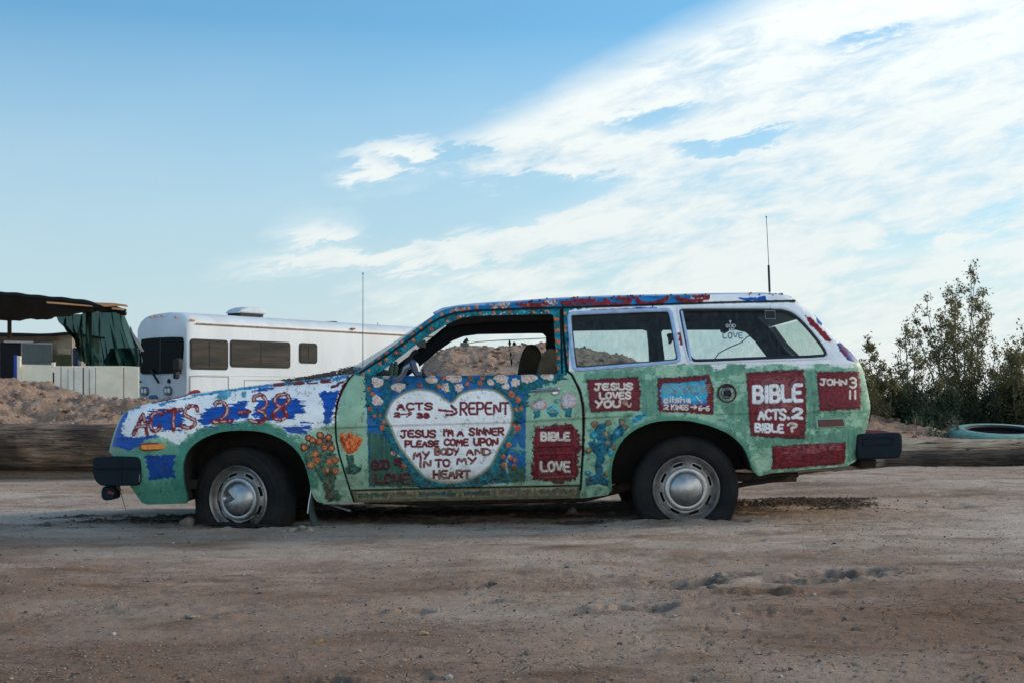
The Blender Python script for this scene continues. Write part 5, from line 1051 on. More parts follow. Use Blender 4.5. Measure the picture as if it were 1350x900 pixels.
def stone(px, py, rpx, col, label, flat=.7, buried=.25, Y=None, rot=0):
    if Y is None: x, y = gp(px, py)
    else: x, y = at(px, py, Y)[0], Y
    r = rpx*(D0+y)/F; V, Fc = T2[int(px*7+py) % 6]; V = V*[r*1.15, r*.9, r*flat]; z = tz(x, y)+r*flat*(1-2*buried)
    a = rot or (px % 7); W_ = np.stack([V[:, 0]*math.cos(a)-V[:, 1]*math.sin(a)*.0, V[:, 1], V[:, 2]], 1) if False else V
    o = np_mesh('stone', W_, Fc, mat('rock_%d' % (int(col[0]*100)), col, .9, var=.4, vscale=25, bump=.006, bscale=60)); o.location = (x, y, z)
    return tag(o, label, 'stone', 'stones on the dirt lot')
stone(249, 684, 12, (.24,.20,.165), 'grey rounded rock wedged against the front tyre', .75)
stone(386, 694, 6, (.27,.22,.17), 'small tan stone touching the tread of the front tyre'); stone(397, 692.5, 7.5, (.20,.19,.17), 'grey green stone between front tyre and torn mud flap')
stone(409, 696, 6, (.31,.25,.19), 'pale stone under the torn mud flap'); stone(373, 696, 4.5, (.2,.17,.14), 'little brown stone below the hubcap of the front tyre')
stone(420, 846, 5.5, (.42,.22,.09), 'orange brown pebble in the left foreground near the ground cracks'); stone(558, 838, 7, (.36,.24,.13), 'flat tan pebble in the foreground below the heart painting')
stone(252, 806, 9, (.27,.22,.18), 'flat dusty stone in left foreground beneath the front wheel', .3); stone(650, 770, 6, (.15,.12,.10), 'dark clod of earth in middle foreground')
stone(211, 693, 5, (.26,.19,.14), 'small clod left of the grey rock'); stone(1000, 667, 5, (.20,.14,.08), 'yellowish stone on the dark soil behind the rear wheel'); stone(980, 672, 4.5, (.30,.17,.10), 'orange stone in dark soil close to the rear tyre')
stone(753, 676, 9, (.17,.15,.13), 'brown rock lying in the shade under the car'); stone(1130, 832, 7, (.14,.12,.10), 'dark clod right of the foreground holes', .5); stone(940, 779, 8, (.25,.18,.14), 'tan lump on the edge of the foreground holes', .6)
stone(950, 762, 8, (.24,.18,.15), 'earthy lump beside the leftmost foreground hole', .6); stone(63, 680, 5, (.10,.08,.07), 'small dark clod left of the front bumper'); stone(1115, 819, 4, (.16,.13,.12), 'small dark pebble in right foreground')
# =================================================================== LOGS
def wood(name, c1, c2, sc=(1.2,14,14)):
    m = mat(name, c1, .85, var=.6, vscale=2.2, bump=.014, bscale=3.0, col2=c2, stretch=sc); t = m.node_tree; b = t.nodes['Principled BSDF']; n = t.nodes.new; L = t.links.new
    src = b.inputs['Base Color'].links[0].from_socket; tcx = n('ShaderNodeTexCoord'); mp = n('ShaderNodeMapping'); mp.inputs['Scale'].default_value = (.55, 9, 9); L(tcx.outputs['Object'], mp.inputs[0])
    nz = n('ShaderNodeTexNoise'); nz.inputs['Scale'].default_value = 2.0; nz.inputs['Detail'].default_value = 5; nz.inputs['Roughness'].default_value = .5; nz.inputs['Distortion'].default_value = .6; L(mp.outputs[0], nz.inputs['Vector'])
    a = n('ShaderNodeMath'); a.operation = 'SUBTRACT'; L(nz.outputs['Fac'], a.inputs[0]); a.inputs[1].default_value = .5; ab = n('ShaderNodeMath'); ab.operation = 'ABSOLUTE'; L(a.outputs[0], ab.inputs[0])
    rp = n('ShaderNodeMapRange'); rp.inputs['From Min'].default_value = .006; rp.inputs['From Max'].default_value = .022; L(ab.outputs[0], rp.inputs[0])
    n2_ = n('ShaderNodeTexNoise'); n2_.inputs['Scale'].default_value = 2.6; n2_.inputs['Detail'].default_value = 6; L(tcx.outputs['Object'], n2_.inputs['Vector']); r2 = n('ShaderNodeMapRange'); r2.inputs['From Min'].default_value = .40; r2.inputs['From Max'].default_value = .62; L(n2_.outputs['Fac'], r2.inputs[0])
    mx1 = n('ShaderNodeMixRGB'); L(r2.outputs[0], mx1.inputs[0]); mx1.inputs[1].default_value = (*[c*1.3 for c in c1], 1); L(src, mx1.inputs[2])
    mx2 = n('ShaderNodeMixRGB'); L(rp.outputs[0], mx2.inputs[0]); mx2.inputs[1].default_value = (.012,.009,.007,1); L(mx1.outputs[0], mx2.inputs[2]); L(mx2.outputs[0], b.inputs['Base Color']); return m
    return mat(name, c1, .85, var=.6, vscale=2.2, bump=.012, bscale=3.0, col2=c2, stretch=sc)
W1M = wood('old_dark_wood', (.05,.030,.019), (.40,.26,.165), (1.6,15,15)); W2M = wood('weathered_wood', (.26,.18,.12), (.80,.63,.47), (1.6,20,20)); W3M = wood('brown_wood', (.025,.018,.014), (.12,.085,.06), (2.2,15,15))
def log(a, b, r, m, label, seed, group='logs bordering the lot', bow=.03):
    a, b = Vector(a), Vector(b); L = (b-a).length; nL = int(L/.03); nA_ = 110; rows = []
    S, A = np.meshgrid(np.linspace(0, L, nL), np.linspace(0, 2*np.pi, nA_+1)[:-1], indexing='ij')
    ca, sa = np.cos(A), np.sin(A); rr = r*(1+.05*fbm(S*.8, ca*1.2+sa*.7, seed, 3)*2+.05*fbm(S*.5, A*5, seed+7, 3, .6)*np.minimum(1, np.minimum(A, 2*np.pi-A)*3)-.0)
    crack = ss(.035, .0, np.abs(fbm(S*.35, A*2.3+3, seed+11, 3, .5)))*np.minimum(1, np.minimum(A, 2*np.pi-A)*3); rr = rr-.020*crack; rr = rr*(1+.045*fbm(S*2.2, A*3, seed+31, 4, .6)*np.minimum(1, np.minimum(A, 2*np.pi-A)*3))
    endk = np.minimum(S, L-S); rr = rr*(1-.12*np.exp(-(endk/.03)**2))
    V = np.stack([S, rr*ca, rr*sa+bow*np.sin(S/L*np.pi)], -1).reshape(-1, 3)
    i, j = np.meshgrid(np.arange(nL-1), np.arange(nA_), indexing='ij'); q = np.stack([i*nA_+j, i*nA_+(j+1) % nA_, (i+1)*nA_+(j+1) % nA_, (i+1)*nA_+j], -1).reshape(-1, 4)
    me_v = V; o = np_mesh('wooden_log', me_v, q, m)
    bm = bmesh.new(); bm.from_mesh(o.data); bm.verts.ensure_lookup_table()
    for s0 in (0, (nL-1)*nA_): bm.faces.new([bm.verts[s0+k] for k in range(nA_)])
    bmesh.ops.recalc_face_normals(bm, faces=bm.faces); bm.to_mesh(o.data); bm.free()
    o.location = a; o.rotation_euler = (b-a).to_track_quat('X', 'Z').to_euler()
    return tag(o, label, 'log', group)
log((-9.5,5.86,.195), (-1.0,5.80,.20), .222, W1M, 'thick dark weathered log lying behind the front bumper on the left', 201)
log((.3,2.55,.05), (3.62,5.86,.055), .10, W3M, 'dark log lying at an angle behind the rear wheel', 211)
log((3.30,5.98,.215), (10.5,6.05,.21), .075, W2M, 'thin pale weathered pole on top behind the rear bumper', 221)
log((3.10,5.80,.085), (10.5,5.92,.08), .10, W3M, 'dark brown pole under the pale one, right of the rear bumper', 231)
# =================================================================== GREEN TYRE
tx, ty = (1318-675)/F*14.9, 14.9-D0; tzv = .262
ty_o = empty('old_tyre', (tx, ty, tzv), 'old truck tyre painted mint and blue, lying flat behind the pale pole', 'tyre')
def place(mb, T): mb.v = [tuple(T @ Vector(v)) for v in mb.v]; return mb
Tt = Matrix.Translation((tx, ty, tzv)) @ Matrix.Rotation(R(90+6.5), 4, 'X')
MINTY = mat('mint_tyre_paint', (.20,.36,.30), .7, var=.3, vscale=10, bump=.003, bscale=40); BLT = mat('blue_tyre_paint', (.008,.06,.11), .6, var=.4, vscale=10, bump=.002, bscale=40)
place(revolve([(-.12,.36),(-.135,.40),(-.13,.45),(-.115,.475)], 72), Tt).build('sidewall', BLT, ty_o); place(revolve([(-.115,.475),(-.10,.487),(.10,.487),(.12,.46),(.12,.36)], 72), Tt).build('casing', MINTY, ty_o); place(revolve([(-.12,.36),(-.10,.33),(-.05,.40),(.05,.40),(.10,.33),(.12,.36)], 48), Tt).build('inner_wall', BLACK, ty_o)
tb = MB()
for k in range(96):
    a = 2*math.pi*k/96
    tb.box((tx+.492*math.cos(a), ty+.492*math.sin(a), tzv+.055+.492*math.sin(a)*.114), (.016,.021,.085), Matrix.Rotation(a, 3, 'Z') @ Matrix.Rotation(R(18), 3, 'X'))
tag(tb.build('tread_blocks', MINTY, ty_o, smooth=False), kind='stuff')
# =================================================================== BUSHES
def leaf_mat(name, c1, c2):
    m = mat(name, c1, .6, var=.4, vscale=7, col2=c2); t = m.node_tree; b = t.nodes['Principled BSDF']; tr = t.nodes.new('ShaderNodeBsdfTranslucent'); mxs = t.nodes.new('ShaderNodeMixShader'); mxs.inputs[0].default_value = .38
    src = b.inputs['Base Color'].links[0].from_socket; t.links.new(src, tr.inputs[0]); t.links.new(b.outputs[0], mxs.inputs[1]); t.links.new(tr.outputs[0], mxs.inputs[2]); t.links.new(mxs.outputs[0], t.nodes['Material Output'].inputs[0]); return m
LM1 = leaf_mat('creosote_leaf', (.065,.075,.03), (.24,.215,.09)); LM2 = leaf_mat('dark_leaf', (.022,.045,.026), (.075,.105,.05)); LM3 = leaf_mat('dry_tip_leaf', (.12,.075,.035), (.20,.15,.07))
BARK = mat('shrub_bark', (.10,.085,.07), .9, var=.4, vscale=20); BARKG = mat('bleached_twig', (.25,.25,.26), .9, var=.3, vscale=20)
def bush(base, tips, d0, label, nl=26, lm=LM1, seed=1, clump=1.0, low=0, twig=.09, bark=BARK, dens=1.0):
    """base (px,py), tips [(px,py)]: outline of the shrub in the photograph at distance d0; every stem has its own depth"""
    rd = random.Random(seed); bx, by, bz = (base[0]-675)/F*d0, d0-D0, CH+(HY-base[1])*d0/F
    root = empty('desert_shrub', (bx, by, bz), label, 'bush', 'bushes beyond the right logs'); mb = MB(); CL = []; TP = []
    for (px, py) in tips:
        d = d0+rd.uniform(-.6, .6); T = Vector(((px-675)/F*d, d-D0, CH+(HY-py)*d/F)); B = Vector((bx+rd.uniform(-.12, .12), by+rd.uniform(-.12, .12), bz-.05))
        mid_ = (B+T)/2+Vector((rd.uniform(-.12, .12)+(T.x-B.x)*.12, rd.uniform(-.1, .1), -(T-B).length*.04)); n = 14; pts_ = []
        for i in range(n+1):
            t = i/n; p = B*(1-t)**2+mid_*2*t*(1-t)+T*t*t; p += Vector((rd.gauss(0, .008), rd.gauss(0, .008), rd.gauss(0, .006))); pts_.append(p)
        mb.tube(pts_, [.013*(1-t/n)+.0022 for t in range(n+1)], 5)
        L = (T-B).length
        for _ in range(int(2+L*2.4)):
            t = rd.uniform(.25, .92); k = t*n; j = min(n-1, int(k)); p = pts_[j].lerp(pts_[j+1], k-j); s_ = rd.choice((-1, 1))
            out_ = Vector((s_*rd.uniform(.35, 1.1), rd.gauss(0, .6), rd.uniform(.35, 1.2))).normalized(); ln = rd.uniform(.16, .42)*(1.25-t)*min(1.2, L*.6)
            q = [p, p+out_*ln*.5+Vector((0,0,.01)), p+out_*ln+Vector((0,0,ln*.18))]; mb.tube(q, [.006,.004,.0018], 4)
            for u in (.45, .6, .75, .88, 1.):
                c_ = q[1].lerp(q[2], (u-.5)*2) if u > .5 else q[0].lerp(q[1], u*2)
                if rd.random() < (.58 if not low else .85): d_ = Vector((rd.gauss(0,1), rd.gauss(0,1), rd.gauss(.6,1))).normalized()*rd.uniform(.02, .07); mb.tube([c_, c_+d_], [.0022,.0014], 4); CL.append((c_+d_, .036*clump*rd.uniform(.6, 1.2), t*.5+u*.45))
        for i in range(int(L/(.21 if not low else .12)*dens)):
            t = rd.uniform(.22 if not low else .08, 1.0); k = t*n; j = min(n-1, int(k)); p = pts_[j].lerp(pts_[j+1], k-j); out_ = Vector((rd.gauss(0, 1), rd.gauss(0, 1), rd.gauss(.9, .6))).normalized(); ln = rd.uniform(.5, 1.5)*twig*(1.45-t)*1.5
            q1 = p+out_*ln*.6; q2 = q1+(out_+Vector((0,0,.6))).normalized()*ln*.5
            mb.tube([p, q1, q2], [.0035,.0025,.0015], 4)
            for q, w_ in ((q1, .7), (q2, 1.)):
                if rd.random() < .38+.35*(w_ > .8)+(.25 if low else 0): CL.append((q, .032*clump*rd.uniform(.6, 1.3)*w_, t))
            for _ in range(2):
                q3 = q1+Vector((rd.gauss(0, 1), rd.gauss(0, 1), rd.gauss(.4, .8))).normalized()*ln*.55; mb.tube([q1, q3], [.002,.0013], 4); 
                if rd.random() < (.95 if low else .55): CL.append((q3, .028*clump*rd.uniform(.6, 1.3), t))
        CL.append((T, .03*clump, 1.)); CL.append((pts_[-2], .03*clump, 1.))
    mb.build('branches', bark, root)
    g = np.random.default_rng(seed); c = np.array([x[0][:] for x in CL]); r = np.array([x[1] for x in CL]); t_ = np.array([x[2] for x in CL])
    idx = np.repeat(np.arange(len(c)), nl); P = c[idx]+g.normal(size=(len(idx), 3))*r[idx, None]*[1,1,1.15]*.75
    def quads(P):
        m_ = len(P); a = g.normal(size=(m_, 3)); a[:, 2] += .7; a /= np.linalg.norm(a, axis=1)[:, None]; b = np.cross(a, g.normal(size=(m_, 3))); b /= np.linalg.norm(b, axis=1)[:, None]
        l = g.uniform(.010, .023, m_)[:, None]*1.15; w_ = l*g.uniform(.30, .5, m_)[:, None]
        V = np.stack([P-a*l, P+b*w_, P+a*l, P-b*w_], 1).reshape(-1, 3); return V, np.arange(m_*4).reshape(-1, 4)
    dry = (t_[idx] > .9) & (g.random(len(idx)) < .35)
    V, q = quads(P[~dry]); tag(np_mesh('foliage', V, q, lm, root, smooth=False), kind='stuff')
    if dry.sum() > 40: V, q = quads(P[dry]); tag(np_mesh('dry_tips', V, q, LM3, root, smooth=False), kind='stuff')
    return root
bush((1275,590), [(1285,350),(1279,362),(1262,372),(1296,385),(1253,382),(1222,392),(1240,412),(1205,412),(1222,432),(1253,432),(1270,420),(1300,430),(1312,455),(1282,465),(1236,462),(1262,400),(1330,470)], 17.0, 'tall sparse creosote bush with brown tips rising highest at right', seed=11, clump=1.2, nl=20)
bush((1205,588), [(1195,426),(1186,450),(1182,470),(1202,448),(1215,470),(1226,490),(1176,492),(1196,500),(1240,500)], 16.2, 'medium creosote bush left of the tallest bush', seed=12, clump=1.1, nl=18)
bush((1165,575), [(1144,446),(1147,462),(1140,478),(1157,485),(1152,500),(1166,478),(1175,500),(1148,515)], 15.8, 'slender upright bush close behind the car tail', seed=13, clump=1.0)
bush((1352,590), [(1347,432),(1340,450),(1352,445),(1331,470),(1322,490),(1345,480),(1362,440),(1375,460),(1335,505),(1310,500),(1328,452),(1316,470),(1338,466),(1355,470),(1306,486),(1348,495)], 16.4, 'olive bush cut by the right edge of the photo', seed=14, clump=1.4, nl=24)
bush((1215,592), [(1160,520),(1175,512),(1190,520),(1205,508),(1222,515),(1240,510),(1255,520),(1170,540),(1200,535),(1230,535),(1250,540),(1150,545)], 15.6, 'low dark bush at the foot of the medium bush', seed=15, lm=LM2, clump=1.7, low=1, nl=34, dens=1.6)
bush((1300,594), [(1250,515),(1268,510),(1285,518),(1300,508),(1318,514),(1335,510),(1350,516),(1370,512),(1262,540),(1290,535),(1320,538),(1345,540),(1365,545)], 16.6, 'low dark dense bush behind the painted tyre', seed=16, lm=LM2, clump=1.8, low=1, nl=34, dens=1.7)
bush((1240,594), [(1195,560),(1210,572),(1225,560),(1245,566),(1262,560),(1235,578),(1262,575),(1205,548)], 15.2, 'tangle of bleached dead twigs in front of the low bushes', seed=17, lm=LM2, clump=.8, low=1, nl=5, bark=BARKG, dens=1.2, twig=.14)
# =================================================================== MOTORHOME
UX, UY = .593, .805; BX, BY, BD = -8.65, 30.0, 38.0
bus = empty('motorhome', (BX, BY, .35), 'white bus shaped motorhome with dark windows parked behind the car hood', 'motorhome')
WB = mat('bus_white', (.58,.64,.68), .5, var=.14, vscale=.9, bump=.002, bscale=8, stretch=(1,1,.35)); WBF = mat('bus_front_white', (.56,.61,.68), .35, var=.08, vscale=1.5); DKG = mat('bus_dark_glass', (.001,.005,.008), .25, spec=.06); TNT = mat('bus_tinted_window', (.022,.026,.026), .15, spec=.2, var=.6, vscale=1.2, col2=(.085,.065,.048), stretch=(.4,.4,4)); AMB = mat('amber_marker', (.70,.22,.05), .4); BRN = mat('old_sealant', (.35,.24,.15), .8, var=.5, vscale=6)
def bl(s, t, z): return (BX+UX*s-UY*t, BY+UY*s+UX*t, z)
def side_st(px, py, t=0.):
    k = (px-675)/F; s = (k*(BD+UX*t)-BX+UY*t)/(UX-k*UY); d = BD+UY*s+UX*t; return s, CH+(HY-py)*d/F
def front_st(px, py):
    k = (px-675)/F; t = (BX-k*BD)/(UY+k*UX); d = BD+UX*t; return t, CH+(HY-py)*d/F
BW, BLN, zd, zt = 2.08, 10.4, 2.72, 3.02
prof = [(0,.42),(0,2.62),(.03,2.74),(.10,2.86),(.25,2.96),(.5,3.01),(BW/2,3.04),(BW-.5,3.01),(BW-.25,2.96),(BW-.10,2.86),(BW-.03,2.74),(BW,2.62),(BW,.42)]
rows = []
for s, f in ((-.0,0.),(.0,.55),(.05,.80),(.14,.93),(.30,1.)):                # rounded nose cap
    rows.append([bl(.0+s, BW/2+(t-BW/2)*(.93+.07*f if s < .3 else 1), (z if z < 2.4 else 2.4+(z-2.4)*(.25+.75*f)) ) for t, z in prof])
rows.append([bl(BLN, t, z) for t, z in prof])
bb = MB().grid(rows); nP = len(prof); bb.add([bl(0, BW/2+(t-BW/2)*.93, (z if z < 2.4 else 2.4+(z-2.4)*.25)) for t, z in prof], [tuple(range(nP))]); bb.add([bl(BLN, t, z) for t, z in prof], [tuple(range(nP))])
bb.build('body', WB, bus)
MB().tube([bl(.3, -.012, zd-.02), bl(BLN, -.012, zd-.02)], .022, 6).build('drip_rail', BRN, bus)
MB().tube([bl(.3, -.004, side_st(300,494.5)[1]), bl(BLN, -.004, side_st(300,494.5)[1])], .008, 6).build('waist_moulding', WB, bus)
def rrect(x0, y0, x1, y1, r, n=5):
    P = []
    for cx_, cy_, a0 in ((x1-r,y1-r,0),(x0+r,y1-r,90),(x0+r,y0+r,180),(x1-r,y0+r,270)):
        for k in range(n+1): a = R(a0+90*k/n); P.append((cx_+r*math.cos(a), cy_+r*math.sin(a)))
    return P
def bus_window(x0, y0, x1, y1, npane):
    s0, z1 = side_st(x0, y0); s1, _ = side_st(x1, y0); _, z0 = side_st(x0, y1)
    f = MB(); P = rrect(s0, z0, s1, z1, .10); f.prism(P, lambda s, z: bl(s, -.015, z), lambda s, z: bl(s, .03, z)); fo = f.build('window', BLACK, bus, bevel=.006)
    for k in range(npane):
        a = s0+.05+(s1-s0-.1)*k/npane; b = s0+.05+(s1-s0-.1)*(k+1)/npane-.045*(k < npane-1)
        MB().prism(rrect(a, z0+.05, b, z1-.05, .05), lambda s, z: bl(s, -.022, z), lambda s, z: bl(s, -.01, z)).build('pane', TNT, fo, smooth=False)
bus_window(250.5,446,300.5,486.5,2); bus_window(303,447.5,382.5,483.5,2); bus_window(394,451.5,418,478.5,2)
def bfront(poly, t0, name, m, d1=-.03, d2=.02, it=1, b=.006, par_=None):
    return MB().prism([front_st(*p) for p in chaikin(poly, it, True)], lambda t, z: bl(d1, t, z), lambda t, z: bl(d2, t, z)).build(name, m, par_ or bus, bevel=b)
wsb = bfront([(189,446),(240,443.5),(242.5,447),(242.5,464),(239.5,489),(237,491.5),(190,493.5),(186,490),(187,470),(187.5,450)], 0, 'windshield', DKG, -.05)
bfront([(213,446),(215,446),(214,491),(212,491)], 0, 'windshield_divider', BLACK, -.06, -.04, 0, 0, wsb)
for (x, y) in [(200,417.3),(207,416.5),(215.5,416),(234,417.8)]: t, z = front_st(x, y+.8); MB().box(bl(-.05, t, z), (.07,.07,.045), Matrix.Rotation(math.atan2(UY,UX), 3, 'Z')).build('marker_light', AMB, bus, bevel=.01)
for (x, y) in [(255,421.3),]: s, z = side_st(x, y); MB().box(bl(s, .05, z-.02), (.14,.07,.05), Matrix.Rotation(math.atan2(UY,UX), 3, 'Z')).build('marker_light', AMB, bus, bevel=.01)
s, z = side_st(466, 433.5); MB().box(bl(s, .02, z), (.14,.07,.05), Matrix.Rotation(math.atan2(UY,UX), 3, 'Z')).build('marker_light', mat('red_marker', (.3,.04,.03), .5), bus)
for (x, y) in [(222,514.5),(191,515)]:
    bfront([(x-5,y-6),(x+5,y-6),(x+5.5,y+6),(x-4.5,y+6)], 0, 'headlight_bezel', mat('bezel', (.10,.12,.14), .4), -.05); bfront([(x-3.4,y-3),(x-.5,y-3.4),(x-.3,y+3),(x-3.2,y+3)], 0, 'headlight', mat('lamp_glass2', (.65,.72,.8), .15), -.06); bfront([(x+.6,y-3.4),(x+3.6,y-3.4),(x+3.8,y+3),(x+.7,y+3)], 0, 'headlight', MATS['lamp_glass2'], -.06)
bfront([(222,499),(225,499),(225,505),(222,505)], 0, 'intake', BLACK, -.045, .0, 2); bfront([(198,520.5),(208,520),(208,528),(198,528)], 0, 'number_plate', mat('blue_plate', (.03,.12,.28), .5), -.05)
wp = MB(); wp.tube([bl(-.09, *front_st(202,487)), bl(-.10, *front_st(213,504))], .035, 6); wp.build('wiper', BLACK, bus)
for (pts_, nm) in [([(241,473),(247,472),(249,474),(249,487),(246,489),(241,488)], 'mirror'), ([(241.5,489),(245,488),(245,498),(241,500)], 'mirror'), ([(169,484),(173,483),(174,494),(169,493)], 'mirror')]: MB().prism([front_st(*p) for p in chaikin(pts_, 1, True)], lambda t, z: bl(-.35, t, z), lambda t, z: bl(-.2, t, z)).build(nm, BLACK, bus, bevel=.02)
mb = MB(); mb.tube([bl(-.28, *front_st(171,492)), bl(-.2, *front_st(176,499)), bl(-.05, *front_st(188,503))], .025, 6); mb.tube([bl(-.28, *front_st(244,489)), bl(-.05, *front_st(241,492))], .02, 6); mb.build('mirror_arm', BLACK, bus)
for px_ in ():
    s9 = side_st(px_, 440)[0]; MB().tube([bl(s9, -.002, .6), bl(s9, -.002, 2.66)], .006, 5).build('panel_seam', mat('seam', (.18,.18,.18), .8), bus)
for (pa, pb, qa, qb) in ((322,501,372,516),):
    c4 = [side_st(pa,qa if False else pb), side_st(qa,pb), side_st(qa,qb), side_st(pa,qb)]; MB().tube([bl(a, -.003, b) for a, b in c4+c4[:1]], .008, 5).build('service_hatch', mat('seam', (.18,.18,.18), .8), bus)
s0, z0 = side_st(250.5, 495.5); s1, _ = side_st(301, 496)
for p in ([(s0,z0),(s1,z0)],[(s1,z0),(s1,z0-.8)],[(s0,z0),(s0,z0-.8)]): MB().tube([bl(a, -.003, b) for a, b in p], .010, 5).build('panel_seam', mat('seam', (.18,.18,.18), .8), bus)
s0, za = side_st(295, 413.5, 1.3); s1 = side_st(351, 412, .7)[0]
ac = MB().prism([(s0,.0),(s0+.15,.11),(s0+.4,.19),(s1-.2,.185),(s1,.14),(s1+.02,.0)], lambda s, z: bl(s, .70, za+z), lambda s, z: bl(s, 1.3, za+z)).build('roof_air_conditioner', WB, bus, bevel=.05)
MB().prism([(s0+.1,0),(s1-.1,0),(s1-.1,.10),(s0+.1,.10)], lambda s, z: bl(s, .72, za-.08+z), lambda s, z: bl(s, 1.25, za-.08+z)).build('shade_block', BLACK, ac)  # black block added as the shade below the roof unit
s0, za = side_st(433, 424.5, .6); s1 = side_st(449, 424, .6)[0]; MB().prism([(s0,-.02),(s0+.15,.03),(s1-.2,.04),(s1,-.02),(s1,-.1),(s0,-.1)], lambda s, z: bl(s, .6, za+z), lambda s, z: bl(s, 1.1, za+z)).build('roof_vent', BLACK, bus, bevel=.01)
mb = MB(); s0, za = side_st(498, 429.5, .8); mb.tube([bl(s0, .8, za-.1), bl(s0, .8, za+.1)], .015, 5); mb.tube([bl(s0-.25, .8, za), bl(s0+.1, .8, za+.03)], .012, 5); mb.build('tv_antenna', mat('grey_metal', (.3,.33,.36), .5), bus)
for s_ in (1.0, 7.6):
    for t_ in (.14, BW-.14): mb = revolve([(-.14,.02),(-.14,.38),(.14,.38),(.14,.02)], 28); place(mb, Matrix.Translation(bl(s_, t_, .40)) @ Matrix.Rotation(math.atan2(UY,UX), 4, 'Z')).build('wheel', RUBBER, bus)
# =================================================================== SHADE YARD ON THE LEFT
FD = 28.0
def L3(px, py, d): return ((px-675)*d/F, d-D0, CH+(HY-py)*d/F)
cf = mat('cream_paint', (.86,.79,.62), .7, var=.12, vscale=3, bump=.003, bscale=10); cg = mat('greyed_cream_paint', (.80,.76,.65), .7, var=.15, vscale=3, bump=.003, bscale=10)
fen = empty('board_fence', L3(100, 525, FD), 'cream board fence below the green shade cloth', 'fence')
for i, (x0, x1, yt, y1) in enumerate([(22.5,69,480,481),(71.5,79.5,482,482),(80.8,89.5,482,482.3),(90,96.5,482,482.2),(97.8,108.5,482,482),(110.5,117.5,482,482),(118.2,125.2,482,482),(126.2,162.3,482,482),(163.6,183,482,483)]):
    pts_ = [(x0,yt),(x1,y1),(x1,532),(x0,532)]; dd = FD+(i % 3)*.02
    MB().prism(pts_, lambda a, b: L3(a, b, dd), lambda a, b: tuple(Vector(L3(a, b, dd))+Vector((0,.03,0)))).build('board', cf if i in (0, 7, 8) else cg, fen, bevel=.004, smooth=False)
for x_ in (70.2,80.1,90,97.3,109.5,117.9,125.8,163): MB().prism([(x_-1,485),(x_+1,485),(x_+1,530),(x_-1,530)], lambda a, b: L3(a, b, FD+.05), lambda a, b: tuple(Vector(L3(a, b, FD+.05))+Vector((0,.03,0)))).build('dark_gap_strip', W3M, fen, smooth=False)  # dark strips added behind the gaps to block the bright background
MB().prism([(22,483),(180,485),(180,488),(22,486)], lambda a, b: L3(a, b, FD+.12), lambda a, b: tuple(Vector(L3(a, b, FD+.12))+Vector((0,.05,0)))).build('fence_rail', W3M, fen, smooth=False)
MB().box(L3(71,505,FD+.2), (.09,.06,.9)).build('fence_post', W3M, fen)
MB().box(L3(25,489,FD-.03), (.075,.075,.60)).build('fence_post', cf, fen, bevel=.005); MB().box(L3(70.5,484,FD+.04), (.06,.06,.20)).build('fence_post', cf, fen)
bp_ = MB().box(L3(20.8,493,FD-.05), (.06,.06,.75)).build('blue_post', mat('royal_blue', (.01,.04,.32), .5, var=.2, vscale=10), None, bevel=.004); tag(bp_, 'bright blue post at the left end of the cream fence', 'post')
# canopy
CLOTH = mat('black_shade_cloth', (.003,.009,.010), .9, var=.5, vscale=2.5, bump=.01, bscale=4)
can = empty('shade_canopy', L3(117, 525, 29.5), 'sagging dark shade cloth canopy on wooden rafters over the yard', 'canopy')
topl = [(-60,383),(0,386),(20,387.5),(38,389.5),(60,392),(85,394),(105,396),(120,399),(135,402.5),(150,404),(166,409.5)]; botl = [(-60,424),(0,421.5),(30,421),(60,420),(80,417),(100,413),(112,410.5),(128,410),(140,407),(155,408.5),(167,410.5)]
rows = []
for i, ((x0, y0), (x1, y1)) in enumerate(zip(chaikin(topl, 2), chaikin(botl, 2))):
    row = []
    for k in range(13):
        t = k/12; p = Vector(L3(x0, y0, 28.2)).lerp(Vector(L3(x1, y1, 31.5)), t); p.z += -.07*math.sin(math.pi*t)+.018*math.sin(i*1.1+k*.7)+.012*math.sin(i*2.3-k*1.9); row.append(p)
    rows.append(row)
MB().grid(rows).build('cloth_roof', CLOTH, can).modifiers.new('t', 'SOLIDIFY').thickness = .02
hem = MB(); hem.tube([Vector(L3(x, y+.6+.5*math.sin(x*.21), 28.18)) for x, y in chaikin(topl, 2)], .035, 6); hem.build('rolled_hem', CLOTH, can)
ORW = mat('fresh_timber', (.55,.28,.13), .7, var=.25, vscale=3, stretch=(1,8,8))
for P in [[(61,397.8),(80,399),(119,402.8),(122,404.5),(100,403),(62,400)],[(123,398.8),(150,399.8),(167,402),(168,405),(158,403.5),(138,404.5)],[(148,405.5),(164,407),(162,409.3),(147,407.5)]]:
    MB().prism(P, lambda a, b: L3(a, b, 28.05), lambda a, b: tuple(Vector(L3(a, b, 28.05))+Vector((0,.06,0)))).build('rafter', ORW, can, smooth=False)
MB().box(L3(117,448,30.3), (.10,.10,1.25)).build('canopy_post', W3M, can); MB().box(L3(12.5,431,31), (.07,.07,.5)).build('canopy_post', W3M, can); MB().box(L3(-30,465,30.6), (.10,.10,2)).build('canopy_post', W3M, can)
